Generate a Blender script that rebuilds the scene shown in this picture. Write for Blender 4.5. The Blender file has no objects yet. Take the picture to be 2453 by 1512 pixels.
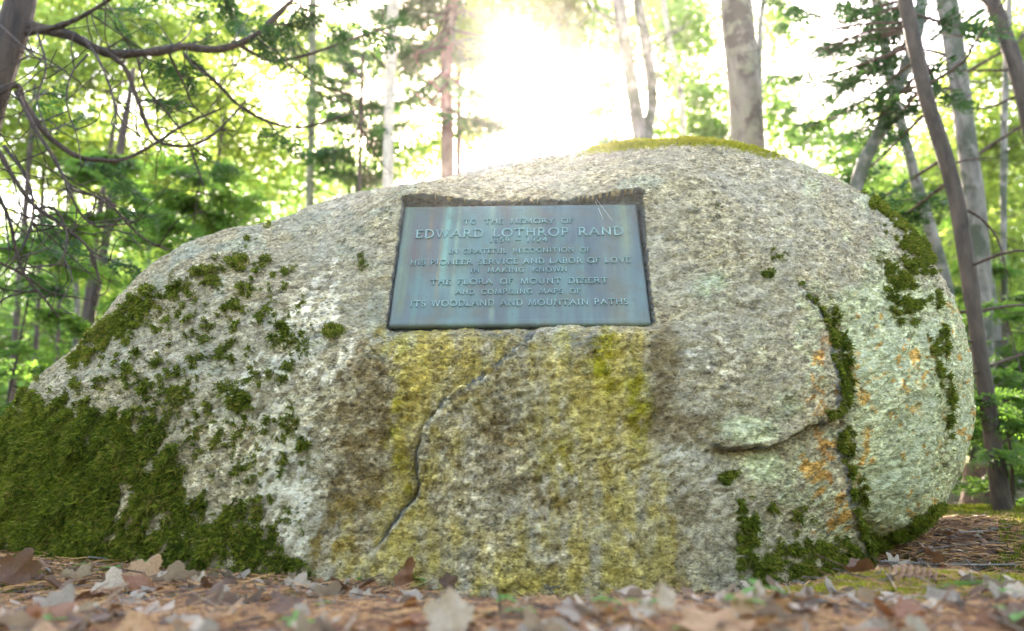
import bpy, math, time
import numpy as np
from math import radians, sin, cos, tan, pi
T0 = time.time()
rng = np.random.default_rng(11)
scn = bpy.context.scene
COL = scn.collection

# ------------------------------------------------------------------ camera, sky, sun, exposure
CAM = np.array([0., 0., .30]); PITCH = radians(11.9); FPX = 731.
cd = bpy.data.cameras.new('camera'); cam = bpy.data.objects.new('camera', cd); COL.objects.link(cam)
cam.location = CAM; cam.rotation_euler = (pi/2 + PITCH, 0, 0)
cd.sensor_width = 36; cd.lens = 36*FPX/1024; cd.clip_start = .05; cd.clip_end = 800
cd.dof.use_dof = True; cd.dof.focus_distance = 2.05; cd.dof.aperture_fstop = 1.9; cd.dof.aperture_blades = 0
scn.camera = cam
SUN_EL, SUN_AZ = radians(26.6), radians(1.3)          # the sun stands behind the boulder, a touch right of the middle
w = bpy.data.worlds.new('World'); scn.world = w; w.use_nodes = True
nt = w.node_tree; bg = nt.nodes['Background']
sky = nt.nodes.new('ShaderNodeTexSky'); sky.sky_type = 'NISHITA'; sky.sun_disc = False
sky.sun_elevation = SUN_EL; sky.sun_rotation = SUN_AZ; sky.air_density = 1.0; sky.dust_density = 1.6; sky.ozone_density = .6
nt.links.new(sky.outputs[0], bg.inputs[0]); bg.inputs[1].default_value = .15
sd = bpy.data.lights.new('sun', 'SUN'); sd.energy = 5; sd.angle = radians(.5); sd.color = (1, .97, .91)
so = bpy.data.objects.new('sun', sd); COL.objects.link(so)
so.rotation_euler = (pi/2 - SUN_EL, 0, pi - SUN_AZ)
so.location = (0, 30, 20)
scn.view_settings.view_transform = 'Standard'; scn.view_settings.look = 'None'
scn.view_settings.gamma = 1; scn.view_settings.use_curve_mapping = False
scn.view_settings.exposure = 3.45
scn.view_settings.use_white_balance = True; scn.view_settings.white_balance_temperature = 8000; scn.view_settings.white_balance_tint = 20
cy = scn.cycles
cy.use_denoising = True; cy.max_bounces = 8; cy.diffuse_bounces = 4; cy.transmission_bounces = 6; cy.volume_bounces = 0
cy.transparent_max_bounces = 8; cy.use_adaptive_sampling = True; cy.adaptive_threshold = .015
cy.sample_clamp_indirect = 6

# ------------------------------------------------------------------ helpers
RGT = np.array([1., 0, 0]); UPV = np.array([0, -sin(PITCH), cos(PITCH)]); FWD = np.array([0, cos(PITCH), sin(PITCH)])
K = 1024/2453
def at(u, v, d):
    """the place seen at (u, v) of the 2453 px wide photograph, d metres away along the ground"""
    r = RGT*((u*K - 512)/FPX) + UPV*((315.5 - v*K)/FPX) + FWD
    return CAM + r*(d/r[1])
def proj(P):
    q = P - CAM; z = q @ FWD; z = np.where(np.abs(z) < 1e-6, 1e-6, z)
    return ((q @ RGT)/z*FPX + 512)/K, (315.5 - (q @ UPV)/z*FPX)/K
def _h(ix, iy, iz, s):
    n = (ix*374761393 + iy*668265263 + iz*2147483647 + s*1274126177) & 0xffffffff
    n = ((n ^ (n >> 13))*1274126177) & 0xffffffff
    n = ((n ^ (n >> 16))*2246822519) & 0xffffffff
    return ((n ^ (n >> 15)) & 0xffffff)/float(0xffffff)*2 - 1
def noise(P, scale=1., seed=0):
    q = P*scale; i = np.floor(q).astype(np.int64); f = q - i; f = f*f*f*(f*(f*6 - 15) + 10); o = 0
    for dx in (0, 1):
        for dy in (0, 1):
            for dz in (0, 1):
                wgt = (f[:, 0] if dx else 1-f[:, 0])*(f[:, 1] if dy else 1-f[:, 1])*(f[:, 2] if dz else 1-f[:, 2])
                o = o + wgt*_h(i[:, 0]+dx, i[:, 1]+dy, i[:, 2]+dz, seed)
    return o
def fbm(P, scale=1., oct=4, seed=0, gain=.5):
    o = 0; a = 1; t = 0
    for k in range(oct):
        o = o + a*noise(P, scale*2**k, seed+k*7); t += a; a *= gain
    return o/t
def facets(P, scale, seed, tilt=1.):
    """broken-stone facets: every cell has its own level and slope; also gives two random numbers per cell"""
    q = P*scale; i0 = np.floor(q).astype(np.int64); best = np.full(len(q), 9.); b2 = best.copy(); ci = np.zeros_like(i0); cv_ = np.zeros_like(q)
    for dx in (-1, 0, 1):
        for dy in (-1, 0, 1):
            for dz in (-1, 0, 1):
                c = i0 + (dx, dy, dz); pt = c + .5 + .42*np.stack([_h(c[:, 0], c[:, 1], c[:, 2], seed+k) for k in range(3)], 1)
                v = q-pt; r = (v*v).sum(1); m = r < best; b2 = np.where(m, best, np.minimum(b2, r)); best = np.where(m, r, best); ci[m] = c[m]; cv_[m] = v[m]
    h = [_h(ci[:, 0], ci[:, 1], ci[:, 2], seed+11+k) for k in range(5)]
    lev = .55*h[0] + tilt*(cv_[:, 0]*h[1] + cv_[:, 1]*h[2]*.5 + cv_[:, 2]*h[3]); return lev, h[4], np.sqrt(b2)-np.sqrt(best)
def sstep(a, b, x):
    t = np.clip((x-a)/(b-a), 0, 1); return t*t*(3-2*t)
class Acc:
    def __init__(s): s.V = []; s.F = []; s.n = 0
    def add(s, V, F):
        V = np.asarray(V, float); F = np.asarray(F, int)
        s.V.append(V); s.F.append(F + s.n); s.n += len(V)
def mk(name, V, Fs, mat=None, smooth=True):
    me = bpy.data.meshes.new(name)
    V = np.asarray(V, np.float32); Fs = [np.asarray(f, np.int32) for f in Fs if len(f)]
    me.vertices.add(len(V)); me.vertices.foreach_set('co', V.ravel())
    li = np.concatenate([f.ravel() for f in Fs]); tot = np.concatenate([np.full(len(f), f.shape[1], np.int32) for f in Fs])
    me.loops.add(len(li)); me.loops.foreach_set('vertex_index', li)
    me.polygons.add(len(tot)); st = np.concatenate([[0], np.cumsum(tot)[:-1]]).astype(np.int32)
    me.polygons.foreach_set('loop_start', st)
    me.polygons.foreach_set('use_smooth', np.full(len(tot), smooth))
    me.update(calc_edges=True)
    if mat: me.materials.append(mat)
    return me
def ob(name, me, parent=None, loc=(0, 0, 0), kind=None):
    o = bpy.data.objects.new(name, me); COL.objects.link(o); o.location = loc
    if parent: o.parent = parent
    if kind: o['kind'] = kind
    return o
def accob(name, acc, mat, parent=None, smooth=True, kind=None, loc=(0, 0, 0)):
    F4 = [f for f in acc.F if f.shape[1] == 4]; F3 = [f for f in acc.F if f.shape[1] == 3]
    Fs = ([np.concatenate(F4)] if F4 else []) + ([np.concatenate(F3)] if F3 else [])
    return ob(name, mk(name, np.concatenate(acc.V) - np.asarray(loc), Fs, mat, smooth), parent, loc, kind)
def part(name, acc, mat, root, **kw):
    """a part under an Empty standing at root's place, given in world coordinates"""
    F4 = [f for f in acc.F if f.shape[1] == 4]; F3 = [f for f in acc.F if f.shape[1] == 3]
    Fs = ([np.concatenate(F4)] if F4 else []) + ([np.concatenate(F3)] if F3 else [])
    return ob(name, mk(name, np.concatenate(acc.V) - np.array(root.location), Fs, mat, kw.get('smooth', True)), root, kind=kw.get('kind'))
def thing(name, label, cat, loc=(0, 0, 0), group=None):
    o = bpy.data.objects.new(name, None); COL.objects.link(o); o.location = loc; o.empty_display_size = .1
    o['label'] = label; o['category'] = cat
    if group: o['group'] = group
    return o
def tag(o, label, cat, group=None):
    o['label'] = label; o['category'] = cat
    if group: o['group'] = group
    return o
def catmull(P, n):
    P = np.asarray(P, float); m = len(P)
    if m == 2: return P[0] + (P[1]-P[0])*np.linspace(0, 1, n)[:, None]
    Q = np.vstack([2*P[0]-P[1], P, 2*P[-1]-P[-2]]); t = np.linspace(0, m-1-1e-9, n); i = t.astype(int); f = (t-i)[:, None]
    a, b, c, d = Q[i], Q[i+1], Q[i+2], Q[i+3]
    return .5*((2*b) + (c-a)*f + (2*a-5*b+4*c-d)*f**2 + (3*b-a-3*c+d)*f**3)
def tube(acc, P, R, sides=8, n=None, rough=0., seed=0):
    if n: t0 = np.linspace(0, 1, len(P)); P = catmull(P, n); R = np.interp(np.linspace(0, 1, n), np.linspace(0, 1, len(R)), R)
    P = np.asarray(P, float); m = len(P); R = np.atleast_1d(np.asarray(R, float)); R = np.interp(np.linspace(0, 1, m), np.linspace(0, 1, len(R)), R)
    T = np.gradient(P, axis=0); T /= np.linalg.norm(T, axis=1)[:, None] + 1e-12
    ref = np.array([0, 1., 0]) if abs(T[:, 1]).mean() < .8 else np.array([0, 0, 1.])
    A = np.cross(T, ref); A /= np.linalg.norm(A, axis=1)[:, None] + 1e-12; B = np.cross(T, A)
    th = np.arange(sides)/sides*2*pi
    rr = R[:, None]*np.ones(sides)
    C = P[:, None]; D = A[:, None]*np.cos(th)[None, :, None] + B[:, None]*np.sin(th)[None, :, None]
    V = (C + D*rr[..., None]).reshape(-1, 3)
    if rough:
        nz = fbm(V*np.array([1, 1, .35]), .35/max(R.max(), .004), 3, seed)
        V = V + D.reshape(-1, 3)*(nz*rough*np.repeat(R, sides))[:, None]
    i = np.arange(m-1)[:, None]*sides; j = np.arange(sides)[None]; k = (j+1) % sides
    F = np.stack([i+j, i+k, i+sides+k, i+sides+j], -1).reshape(-1, 4)
    V = np.vstack([V, P[-1], P[0]]); e = m*sides
    acc.add(V, F)
    t3 = np.array([[ (m-1)*sides+a, (m-1)*sides+(a+1) % sides, e] for a in range(sides)] + [[(a+1) % sides, a, e+1] for a in range(sides)])
    acc.V.append(np.zeros((0, 3))); acc.F.append(t3 + acc.n - len(V))

# ------------------------------------------------------------------ materials
def mat(name):
    m = bpy.data.materials.new(name); m.use_nodes = True; n = m.node_tree
    return m, n, n.nodes['Principled BSDF'], n.nodes['Material Output']
def N(n, t, **kw):
    x = n.nodes.new(t)
    for k, v in kw.items():
        if k in x.inputs.keys() if isinstance(k, str) else False: x.inputs[k].default_value = v
        else: setattr(x, k, v)
    return x
def ramp(n, fac, stops, interp='LINEAR'):
    r = n.nodes.new('ShaderNodeValToRGB'); e = r.color_ramp.elements; r.color_ramp.interpolation = interp
    while len(e) < len(stops): e.new(.5)
    for a, (p, c) in zip(e, stops): a.position = p; a.color = (*c, 1) if len(c) == 3 else c
    n.links.new(fac, r.inputs[0]); return r.outputs[0]
def mix(n, fac, a, b, mode='MIX'):
    x = n.nodes.new('ShaderNodeMix'); x.data_type = 'RGBA'; x.blend_type = mode
    for s, v in ((0, fac), (6, a), (7, b)):
        if isinstance(v, (int, float)): x.inputs[s].default_value = v
        elif isinstance(v, tuple): x.inputs[s].default_value = (*v, 1)
        else: n.links.new(v, x.inputs[s])
    return x.outputs[2]
def math_(n, op, a, b=None, clamp=False):
    x = n.nodes.new('ShaderNodeMath'); x.operation = op; x.use_clamp = clamp
    for s, v in ((0, a), (1, b)):
        if v is None: continue
        if isinstance(v, (int, float)): x.inputs[s].default_value = v
        else: n.links.new(v, x.inputs[s])
    return x.outputs[0]
def tex(n, scale, detail=4, rough=.55, sc=(1, 1, 1), kind='ShaderNodeTexNoise', coord='Object', dist=0, rot=(0, 0, 0)):
    tc = n.nodes.new('ShaderNodeTexCoord'); mp = n.nodes.new('ShaderNodeMapping'); mp.inputs['Scale'].default_value = sc
    mp.inputs['Rotation'].default_value = rot
    n.links.new(tc.outputs[coord], mp.inputs[0]); t = n.nodes.new(kind); n.links.new(mp.outputs[0], t.inputs['Vector'])
    t.inputs['Scale'].default_value = scale
    if kind == 'ShaderNodeTexNoise':
        t.inputs['Detail'].default_value = detail; t.inputs['Roughness'].default_value = rough; t.inputs['Distortion'].default_value = dist
    return t.outputs[0]
def bump(n, p, h, strength, dist):
    b = n.nodes.new('ShaderNodeBump'); b.inputs['Strength'].default_value = strength; b.inputs['Distance'].default_value = dist
    n.links.new(h, b.inputs['Height']); n.links.new(b.outputs[0], p.inputs['Normal'])

def leaf_mat(name, c1, c2, tr, rough=.5, tfac=.5):
    m, n, p, out = mat(name)
    g = n.nodes.new('ShaderNodeNewGeometry')
    c = mix(n, g.outputs['Random Per Island'], c1, c2)
    n.links.new(c, p.inputs['Base Color']); p.inputs['Roughness'].default_value = rough; p.inputs['Specular IOR Level'].default_value = .3
    t = n.nodes.new('ShaderNodeBsdfTranslucent'); ct = mix(n, g.outputs['Random Per Island'], tr, tuple(x*.6 for x in tr))
    n.links.new(ct, t.inputs[0])
    ms = n.nodes.new('ShaderNodeMixShader'); ms.inputs[0].default_value = tfac
    n.links.new(p.outputs[0], ms.inputs[1]); n.links.new(t.outputs[0], ms.inputs[2]); n.links.new(ms.outputs[0], out.inputs[0])
    return m
def bark(name, lo, hi, scale=14, stretch=.25, patch=None, band=False, rough=.85, moss=None):
    m, n, p, out = mat(name)
    a = tex(n, scale, 5, .6, (1, 1, stretch))
    c = ramp(n, a, [(.3, lo), (.7, hi)])
    if patch: c = mix(n, ramp(n, tex(n, 5, 4, .6, (1, 1, .8)), [(.47, (0, 0, 0)), (.56, (1, 1, 1))]), c, patch)
    if band: c = mix(n, ramp(n, tex(n, 9, 4, .6, (.3, .3, 3)), [(.58, (0, 0, 0)), (.66, (1, 1, 1))]), c, band)
    if moss: c = mix(n, ramp(n, tex(n, 7, 4, .6), [(.48, (0, 0, 0)), (.6, (1, 1, 1))]), c, moss)
    n.links.new(c, p.inputs['Base Color']); p.inputs['Roughness'].default_value = rough
    bump(n, p, a, 1.0, .035)
    return m
M_cedar = bark('cedar_bark', (.014, .009, .007), (.075, .048, .034), 20, .15)
M_brown = bark('brown_bark', (.014, .010, .007), (.085, .060, .044), 16, .3)
M_red = bark('reddish_bark', (.07, .035, .03), (.20, .12, .10), 14, .35)
M_grey = bark('grey_bark', (.07, .066, .055), (.24, .22, .19), 14, .35, patch=(.06, .07, .045))
M_pale = bark('pale_bark', (.30, .26, .21), (.52, .46, .38), 12, .5, band=(.17, .13, .10))
M_beech = bark('beech_bark', (.13, .10, .075), (.27, .22, .17), 10, .5, patch=(.10, .075, .055), moss=(.20, .18, .12))
M_olive = bark('olive_bark', (.07, .08, .045), (.18, .18, .11), 14, .35)
M_dead = bark('dead_twig', (.10, .085, .075), (.27, .24, .22), 60, .6)
M_twigdark = bark('dark_twig', (.05, .03, .022), (.14, .09, .065), 60, .6)
L_maple = leaf_mat('maple_leaves', (.05, .11, .015), (.10, .14, .02), (.32, .58, .13), tfac=.6)
L_yellow = leaf_mat('yellow_green_leaves', (.09, .13, .02), (.14, .15, .025), (.48, .66, .13), tfac=.65)
L_hemlock = leaf_mat('hemlock_needles', (.018, .060, .026), (.04, .10, .035), (.06, .18, .04), tfac=.4)
L_spruce = leaf_mat('fresh_conifer_needles', (.035, .10, .025), (.08, .15, .035), (.20, .42, .06), tfac=.55)
L_seed = leaf_mat('seedling_green', (.07, .20, .03), (.11, .26, .05), (.16, .42, .06), tfac=.35)
def dry_mat(name, lo, hi, tr, rough=.6):
    m, n, p, out = mat(name)
    c = ramp(n, tex(n, 22, 5, .6), [(.3, lo), (.7, hi)])
    c = mix(n, ramp(n, tex(n, 70, 3, .6), [(.55, (0, 0, 0)), (.7, (1, 1, 1))]), c, tuple(x*.55 for x in lo))
    oi = n.nodes.new('ShaderNodeObjectInfo')
    c = mix(n, math_(n, 'MULTIPLY', oi.outputs['Random'], .45), c, tuple(x*.55 for x in lo))
    n.links.new(c, p.inputs['Base Color']); p.inputs['Roughness'].default_value = rough
    bump(n, p, tex(n, 60, 4, .6), .5, .004)
    t = n.nodes.new('ShaderNodeBsdfTranslucent'); t.inputs[0].default_value = (*tr, 1)
    ms = n.nodes.new('ShaderNodeMixShader'); ms.inputs[0].default_value = .22
    n.links.new(p.outputs[0], ms.inputs[1]); n.links.new(t.outputs[0], ms.inputs[2]); n.links.new(ms.outputs[0], out.inputs[0])
    return m
D_grey = dry_mat('dry_leaf_grey', (.24, .18, .13), (.46, .37, .28), (.3, .22, .17))
D_pale = dry_mat('dry_leaf_pale', (.38, .28, .20), (.64, .50, .37), (.4, .28, .2))
D_tan = dry_mat('dry_leaf_tan', (.30, .15, .07), (.52, .31, .16), (.5, .25, .1))
D_brown = dry_mat('dry_leaf_brown', (.10, .05, .03), (.24, .12, .065), (.2, .08, .03))
D_red = dry_mat('dry_leaf_red_brown', (.20, .075, .035), (.36, .16, .08), (.35, .12, .04))

# ------------------------------------------------------------------ ground
def gh(x, y):
    x = np.asarray(x, float); y = np.asarray(y, float)
    h = .080*(1 - sstep(1.05, 1.75, y)) + .010*np.sin(x*2.1+.4)*(1 - sstep(1.3, 2, y))
    h += .062*sstep(.10, -.60, x)*sstep(1.25, 1.80, y) + .02*sstep(-.8, -1.6, x)*sstep(1.4, 2.0, y)
    h += .060*np.exp(-((y-1.50)/.13)**2)*sstep(.38, .75, x)*1.0 - .05*np.exp(-((y-1.9)/.25)**2)*sstep(.8, 1.2, x)
    h += .095*sstep(1.05, 1.7, x)*sstep(1.95, 2.7, y)
    h += .25*sstep(4, 14, y) + .8*sstep(14, 60, y)
    h += .065*np.exp(-((x-1.40)/.40)**2-((y-2.42)/.32)**2)
    P = np.stack([x.ravel(), y.ravel(), 0*x.ravel()], 1)
    n1 = fbm(P, 4, 3, 5).reshape(x.shape); n2 = fbm(P, 22, 3, 9).reshape(x.shape)
    return h + .012*n1 + .006*n2
mg, n, p, out = mat('forest_floor')
c = ramp(n, tex(n, 26, 8, .7), [(.28, (.018, .010, .007)), (.5, (.065, .036, .022)), (.72, (.16, .10, .065))])
c = mix(n, ramp(n, tex(n, 6, 6, .7), [(.50, (0, 0, 0)), (.60, (1, 1, 1))]), c, (.10, .13, .025))
c = mix(n, ramp(n, tex(n, 120, 3, .6), [(.6, (0, 0, 0)), (.7, (1, 1, 1))]), c, (.34, .20, .10))
n.links.new(c, p.inputs['Base Color']); p.inputs['Roughness'].default_value = .95
bump(n, p, tex(n, 60, 8, .75), .9, .02)
def axis(pts):
    o = []
    for a, b, k in pts: o.append(np.linspace(a, b, k, endpoint=False))
    return np.concatenate(o + [[pts[-1][1]]])
gx = axis([(-300, -30, 20), (-30, -4, 40), (-4, -2, 40), (-2, 2, 300), (2, 4, 40), (4, 30, 40), (30, 300, 20)])
gy = axis([(-60, -2, 15), (-2, .6, 20), (.6, 2.2, 200), (2.2, 5, 90), (5, 30, 60), (30, 400, 20)])
X, Y = np.meshgrid(gx, gy); Z = gh(X, Y); nx, ny = len(gx), len(gy)
I = np.arange(ny-1)[:, None]*nx + np.arange(nx-1)[None]
F = np.stack([I, I+1, I+nx+1, I+nx], -1).reshape(-1, 4)
ob('ground', mk('ground', np.stack([X, Y, Z], -1).reshape(-1, 3), [F], mg), kind='structure')

# ------------------------------------------------------------------ plaque pose
PO = np.array([-.3210, 1.861, .665]); PA = np.array([.6797, -.0158, .0133]); PB = np.array([.0112, .1671, .3902])
PN = np.cross(PB, PA); PN = -PN/np.linalg.norm(PN)
if PN[1] > 0: PN = -PN
pw, ph = np.linalg.norm(PA), np.linalg.norm(PB)

# ------------------------------------------------------------------ boulder
TGT = np.array([(-150, 1420), (-95, 1250), (0, 1065), (50, 960), (110, 890), (200, 800), (300, 690), (380, 615), (470, 573), (560, 545), (660, 528), (740, 495),
 (840, 463), (960, 448), (1060, 431), (1150, 405), (1250, 385), (1340, 369), (1440, 350), (1540, 337), (1640, 330), (1740, 335), (1830, 357), (1900, 375), (1980, 412),
 (2060, 458), (2130, 513), (2190, 570), (2240, 645), (2290, 735), (2325, 830), (2340, 930), (2341, 1030), (2325, 1110), (2300, 1180), (2270, 1245), (2225, 1300), (2150, 1380)], float)
BC = np.array([0.0, 3.10, .45])
na_f, na_b, nr = 1040, 110, 430
azf = np.linspace(-.53*pi, .53*pi, na_f); azb = np.linspace(.53*pi, 2*pi - .53*pi, na_b+2)[1:-1]
az = np.concatenate([azf, azb]); na = len(az)           # 0 looks at the camera (-y), positive to the right (+x)
tt = np.linspace(0, 1, nr)
# a profile of equal steps: z fraction and ring fraction
zz = np.concatenate([np.linspace(-1.0, 0, 70, endpoint=False), np.sin(np.linspace(0, pi/2, nr-70))])
AZ, ZZ = np.meshgrid(az, zz)
sx, sy = np.sin(AZ), -np.cos(AZ)
A_ = np.where(sx > 0, 1.70, 2.30); B_ = np.where(sy < 0, 1.36, 1.30)
Pl = (np.abs(sx/A_)**2.3 + np.abs(sy/B_)**2.3)**(-1/2.3)
g_t = np.clip(1 - np.clip(ZZ, 0, 1)**1.55, 0, 1)**(1/1.55)
right = sstep(.35, .95, sx)
und = np.where(ZZ < 0, 1 + ZZ**2*(.03*(1-right) - .03*right) - ZZ*.05*sstep(.5, 1, -sx), 1)
RR = Pl*np.where(ZZ < 0, und, g_t)
Zb = np.where(ZZ < 0, ZZ*.55, ZZ*1.36)
P0 = np.stack([BC[0] + RR*sx, BC[1] + RR*sy, BC[2] + Zb], -1).reshape(-1, 3)
# fit the skyline: scale about the axis in x and z by a smooth function of the polar angle
cu, cv = proj(BC[None]); cu, cv = float(cu[0]), float(cv[0])
tphi = np.arctan2(cv - TGT[:, 1], TGT[:, 0] - cu); tr = np.hypot(TGT[:, 0]-cu, TGT[:, 1]-cv)
tphi = np.where(tphi < -pi/2, tphi + 2*pi, tphi); o_ = np.argsort(tphi); tphi, tr = tphi[o_], tr[o_]
bins = np.linspace(-.40, pi+.22, 130); P = P0.copy()
for it in range(9):
    u, v = proj(P); phi = np.arctan2(cv-v, u-cu); phi = np.where(phi < -pi/2, phi+2*pi, phi); r = np.hypot(u-cu, v-cv)
    k = np.digitize(phi, bins); mx = np.array([r[k == q].max() if (k == q).any() else np.nan for q in range(1, len(bins))])
    bc = (bins[1:]+bins[:-1])/2; ok = ~np.isnan(mx)
    s = np.interp(bc, tphi, tr)/np.interp(bc, bc[ok], mx[ok]); s = np.convolve(np.pad(s, 2, mode='edge'), np.ones(5)/5, 'valid')
    a3 = np.arctan2(P[:, 2]-BC[2], P[:, 0]-BC[0]); a3 = np.where(a3 < -pi/2, a3+2*pi, a3)
    f = np.interp(phi, bc, s); f = 1 + (f-1)*sstep(-1.1, -.40, phi)*sstep(pi+.95, pi+.22, phi)
    low = sstep(.0, .35, np.hypot(P[:, 0]-BC[0], P[:, 2]-BC[2]))
    f = 1 + (f-1)*low
    P[:, 0] = BC[0] + (P[:, 0]-BC[0])*f; P[:, 2] = BC[2] + (P[:, 2]-BC[2])*(1+(f-1)*sstep(-.05, .5, P[:, 2]))
def gridnormals(P):
    G = P.reshape(nr, na, 3); du = np.roll(G, -1, 1) - np.roll(G, 1, 1)
    dv = np.gradient(G, axis=0); nn = np.cross(du, dv).reshape(-1, 3)
    nn /= np.linalg.norm(nn, axis=1)[:, None] + 1e-9; return nn
Nn = gridnormals(P)
if (Nn[:, 1][P[:, 1] < 2]).mean() > 0: Nn = -Nn
AZr = AZ.ravel(); front = sstep(.56*pi, .48*pi, np.abs(AZr))
u, v = proj(P)
UV = np.stack([u, v, 0*u], 1)
def pl_sd(pts, u, v):
    """distance to a polyline in photo units, with its side (positive on the left-hand side of travel), and the place along it"""
    pts = np.asarray(pts, float); best = np.full(len(u), 1e9); sg = np.zeros(len(u)); tl = np.zeros(len(u)); L = len(pts)-1
    for i in range(L):
        a, b = pts[i], pts[i+1]; d = b-a; t = np.clip(((u-a[0])*d[0]+(v-a[1])*d[1])/(d@d), 0, 1)
        qx, qy = u-a[0]-t*d[0], v-a[1]-t*d[1]; r = np.hypot(qx, qy); cr = d[0]*qy-d[1]*qx
        m = r < best; best = np.where(m, r, best); sg = np.where(m, np.sign(-cr), sg); tl = np.where(m, (i+t)/L, tl)
    return best, sg, tl
wob = 9*noise(UV, 1/45., 3) + 5*noise(UV, 1/17., 4)
wob2 = 9*noise(UV, 1/45., 13) + 5*noise(UV, 1/17., 14)
uw, vw = u+wob, v+wob2
disp = .030*fbm(P, 2.2, 3, 21)
# front slab edge, the face to its right stands back
E1 = [(1560, 622), (1640, 632), (1700, 625), (1790, 606), (1860, 655), (1925, 700), (1960, 735), (1990, 790), (2003, 900), (2010, 1000), (2016, 1100), (2040, 1200), (2068, 1290), (2100, 1400)]
d, s, t = pl_sd(E1, uw, vw)
amp = np.interp(t, [0, .1, .3, .45, .6, .8, 1], [0, .010, .018, .050, .080, .105, .115])
disp -= amp*np.where(s > 0, 1, 0)*sstep(0, 9, d)*np.exp(-d/np.interp(t, [0, .4, 1], [40, 90, 110]))*front
disp -= .045*(s > 0)*np.exp(-(d/16)**2)*sstep(.3, .5, t)*front; disp += .008*(s < 0)*np.exp(-d/30)*front
# pale ledge with the overhang
E2 = [(1700, 1062), (1725, 1078), (1790, 1070), (1850, 1062), (1885, 1045), (1950, 1022), (2000, 985)]
d, s, t = pl_sd(E2, uw, vw)
end = np.sin(np.clip(t, .02, .98)*pi)**.5
disp += .030*(s > 0)*np.exp(-d/60)*end*front; disp -= .040*(s <= 0)*sstep(0, 5, d)*np.exp(-d/55)*end*front
disp -= .02*np.exp(-(d/5)**2)*end*front
# diagonal ridge below the plaque: the lower right side stands proud
E3 = [(1300, 770), (1285, 795), (1230, 850), (1180, 892), (1110, 935), (1060, 975), (1015, 1035), (998, 1080), (996, 1140), (1000, 1190), (962, 1235), (925, 1285), (890, 1330)]
d, s, t = pl_sd(E3, uw, vw)
amp = np.interp(t, [0, .25, .5, .7, 1], [.05, .046, .024, .026, .022])
disp -= amp*(s < 0)*sstep(0, 5, d)*(.55*np.exp(-d/24)+.6*np.exp(-d/np.interp(t, [0, .4, 1], [170, 110, 45])))*front*sstep(770, 800, v)
disp += .012*(s > 0)*np.exp(-d/50)*front
disp -= .035*np.exp(-(d/5.5)**2)*sstep(.5, .6, t)*sstep(1., .9, t)*front
# cracks
for pts, wd, dp in (([(2262, 850), (2268, 900), (2272, 960), (2282, 1010), (2276, 1080), (2288, 1140)], 5, .020), ([(1430, 1145), (1480, 1135), (1520, 1118), (1545, 1112), (1585, 1120)], 3.0, .010),
                     ([(1040, 1080), (1060, 1100), (1095, 1115), (1110, 1150)], 3.5, .009), ([(1570, 1100), (1620, 1080), (1690, 1082)], 3.5, .009), ([(480, 640), (560, 620), (640, 575)], 5, .006),
                     ([(1990, 1330), (2012, 1380)], 4, .012)):
    d, s, t = pl_sd(pts, uw, vw); disp -= dp*np.exp(-(d/wd)**2)*front
# hollows and bosses
for (a, b, ra, rb, h) in ((1745, 1145, 24, 15, -.014), (1860, 610, 35, 30, -.012), (1840, 655, 16, 10, -.012), (1540, 1030, 110, 50, -.022), (1640, 1160, 90, 60, .014), (1330, 1300, 160, 110, .02),
                          (1150, 850, 90, 55, -.012), (690, 1180, 30, 25, .012), (430, 700, 40, 16, -.010), (620, 580, 30, 10, -.008), (1740, 1250, 40, 60, .008), (2020, 780, 20, 40, -.014)):
    disp += h*np.exp(-((u-a)/ra)**2-((v-b)/rb)**2)*front
# coarse grain: flakes that dip to the lower left
Q = P.copy(); ca, sa = cos(.5), sin(.5)
Q = np.stack([P[:, 0]*ca + P[:, 2]*sa, P[:, 1], (-P[:, 0]*sa + P[:, 2]*ca)*1.9], 1)
rghl = np.exp(-((u-1230)/380)**2 - ((v-1080)/330)**2)
rough_z = .75 + .9*rghl + .3*sstep(900, 300, u)*sstep(600, 1100, v)
fl = fbm(Q, 11, 2, 31); disp += .007*rough_z*fl
fl2 = noise(Q, 34, 41); disp += .0040*rough_z*(1-2*np.abs(fl2))
fl3 = noise(Q, 72, 51); fl4 = noise(Q, 130, 61); disp += .0030*rough_z*(1-2*np.abs(fl3)) + .0024*rough_z*fl4
fc1, fr1, fe1 = facets(Q, 24, 5, 1.3); fc2, fr2, fe2 = facets(Q+.01*np.stack([fl2, fl3, fl2], 1), 62, 8, 1.3); disp += .0042*rough_z*fc1 + .0032*rough_z*fc2
pits = np.maximum(0, noise(P, 24, 71)-.62); disp -= .028*pits*front
Pd = P + Nn*disp[:, None]
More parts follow.
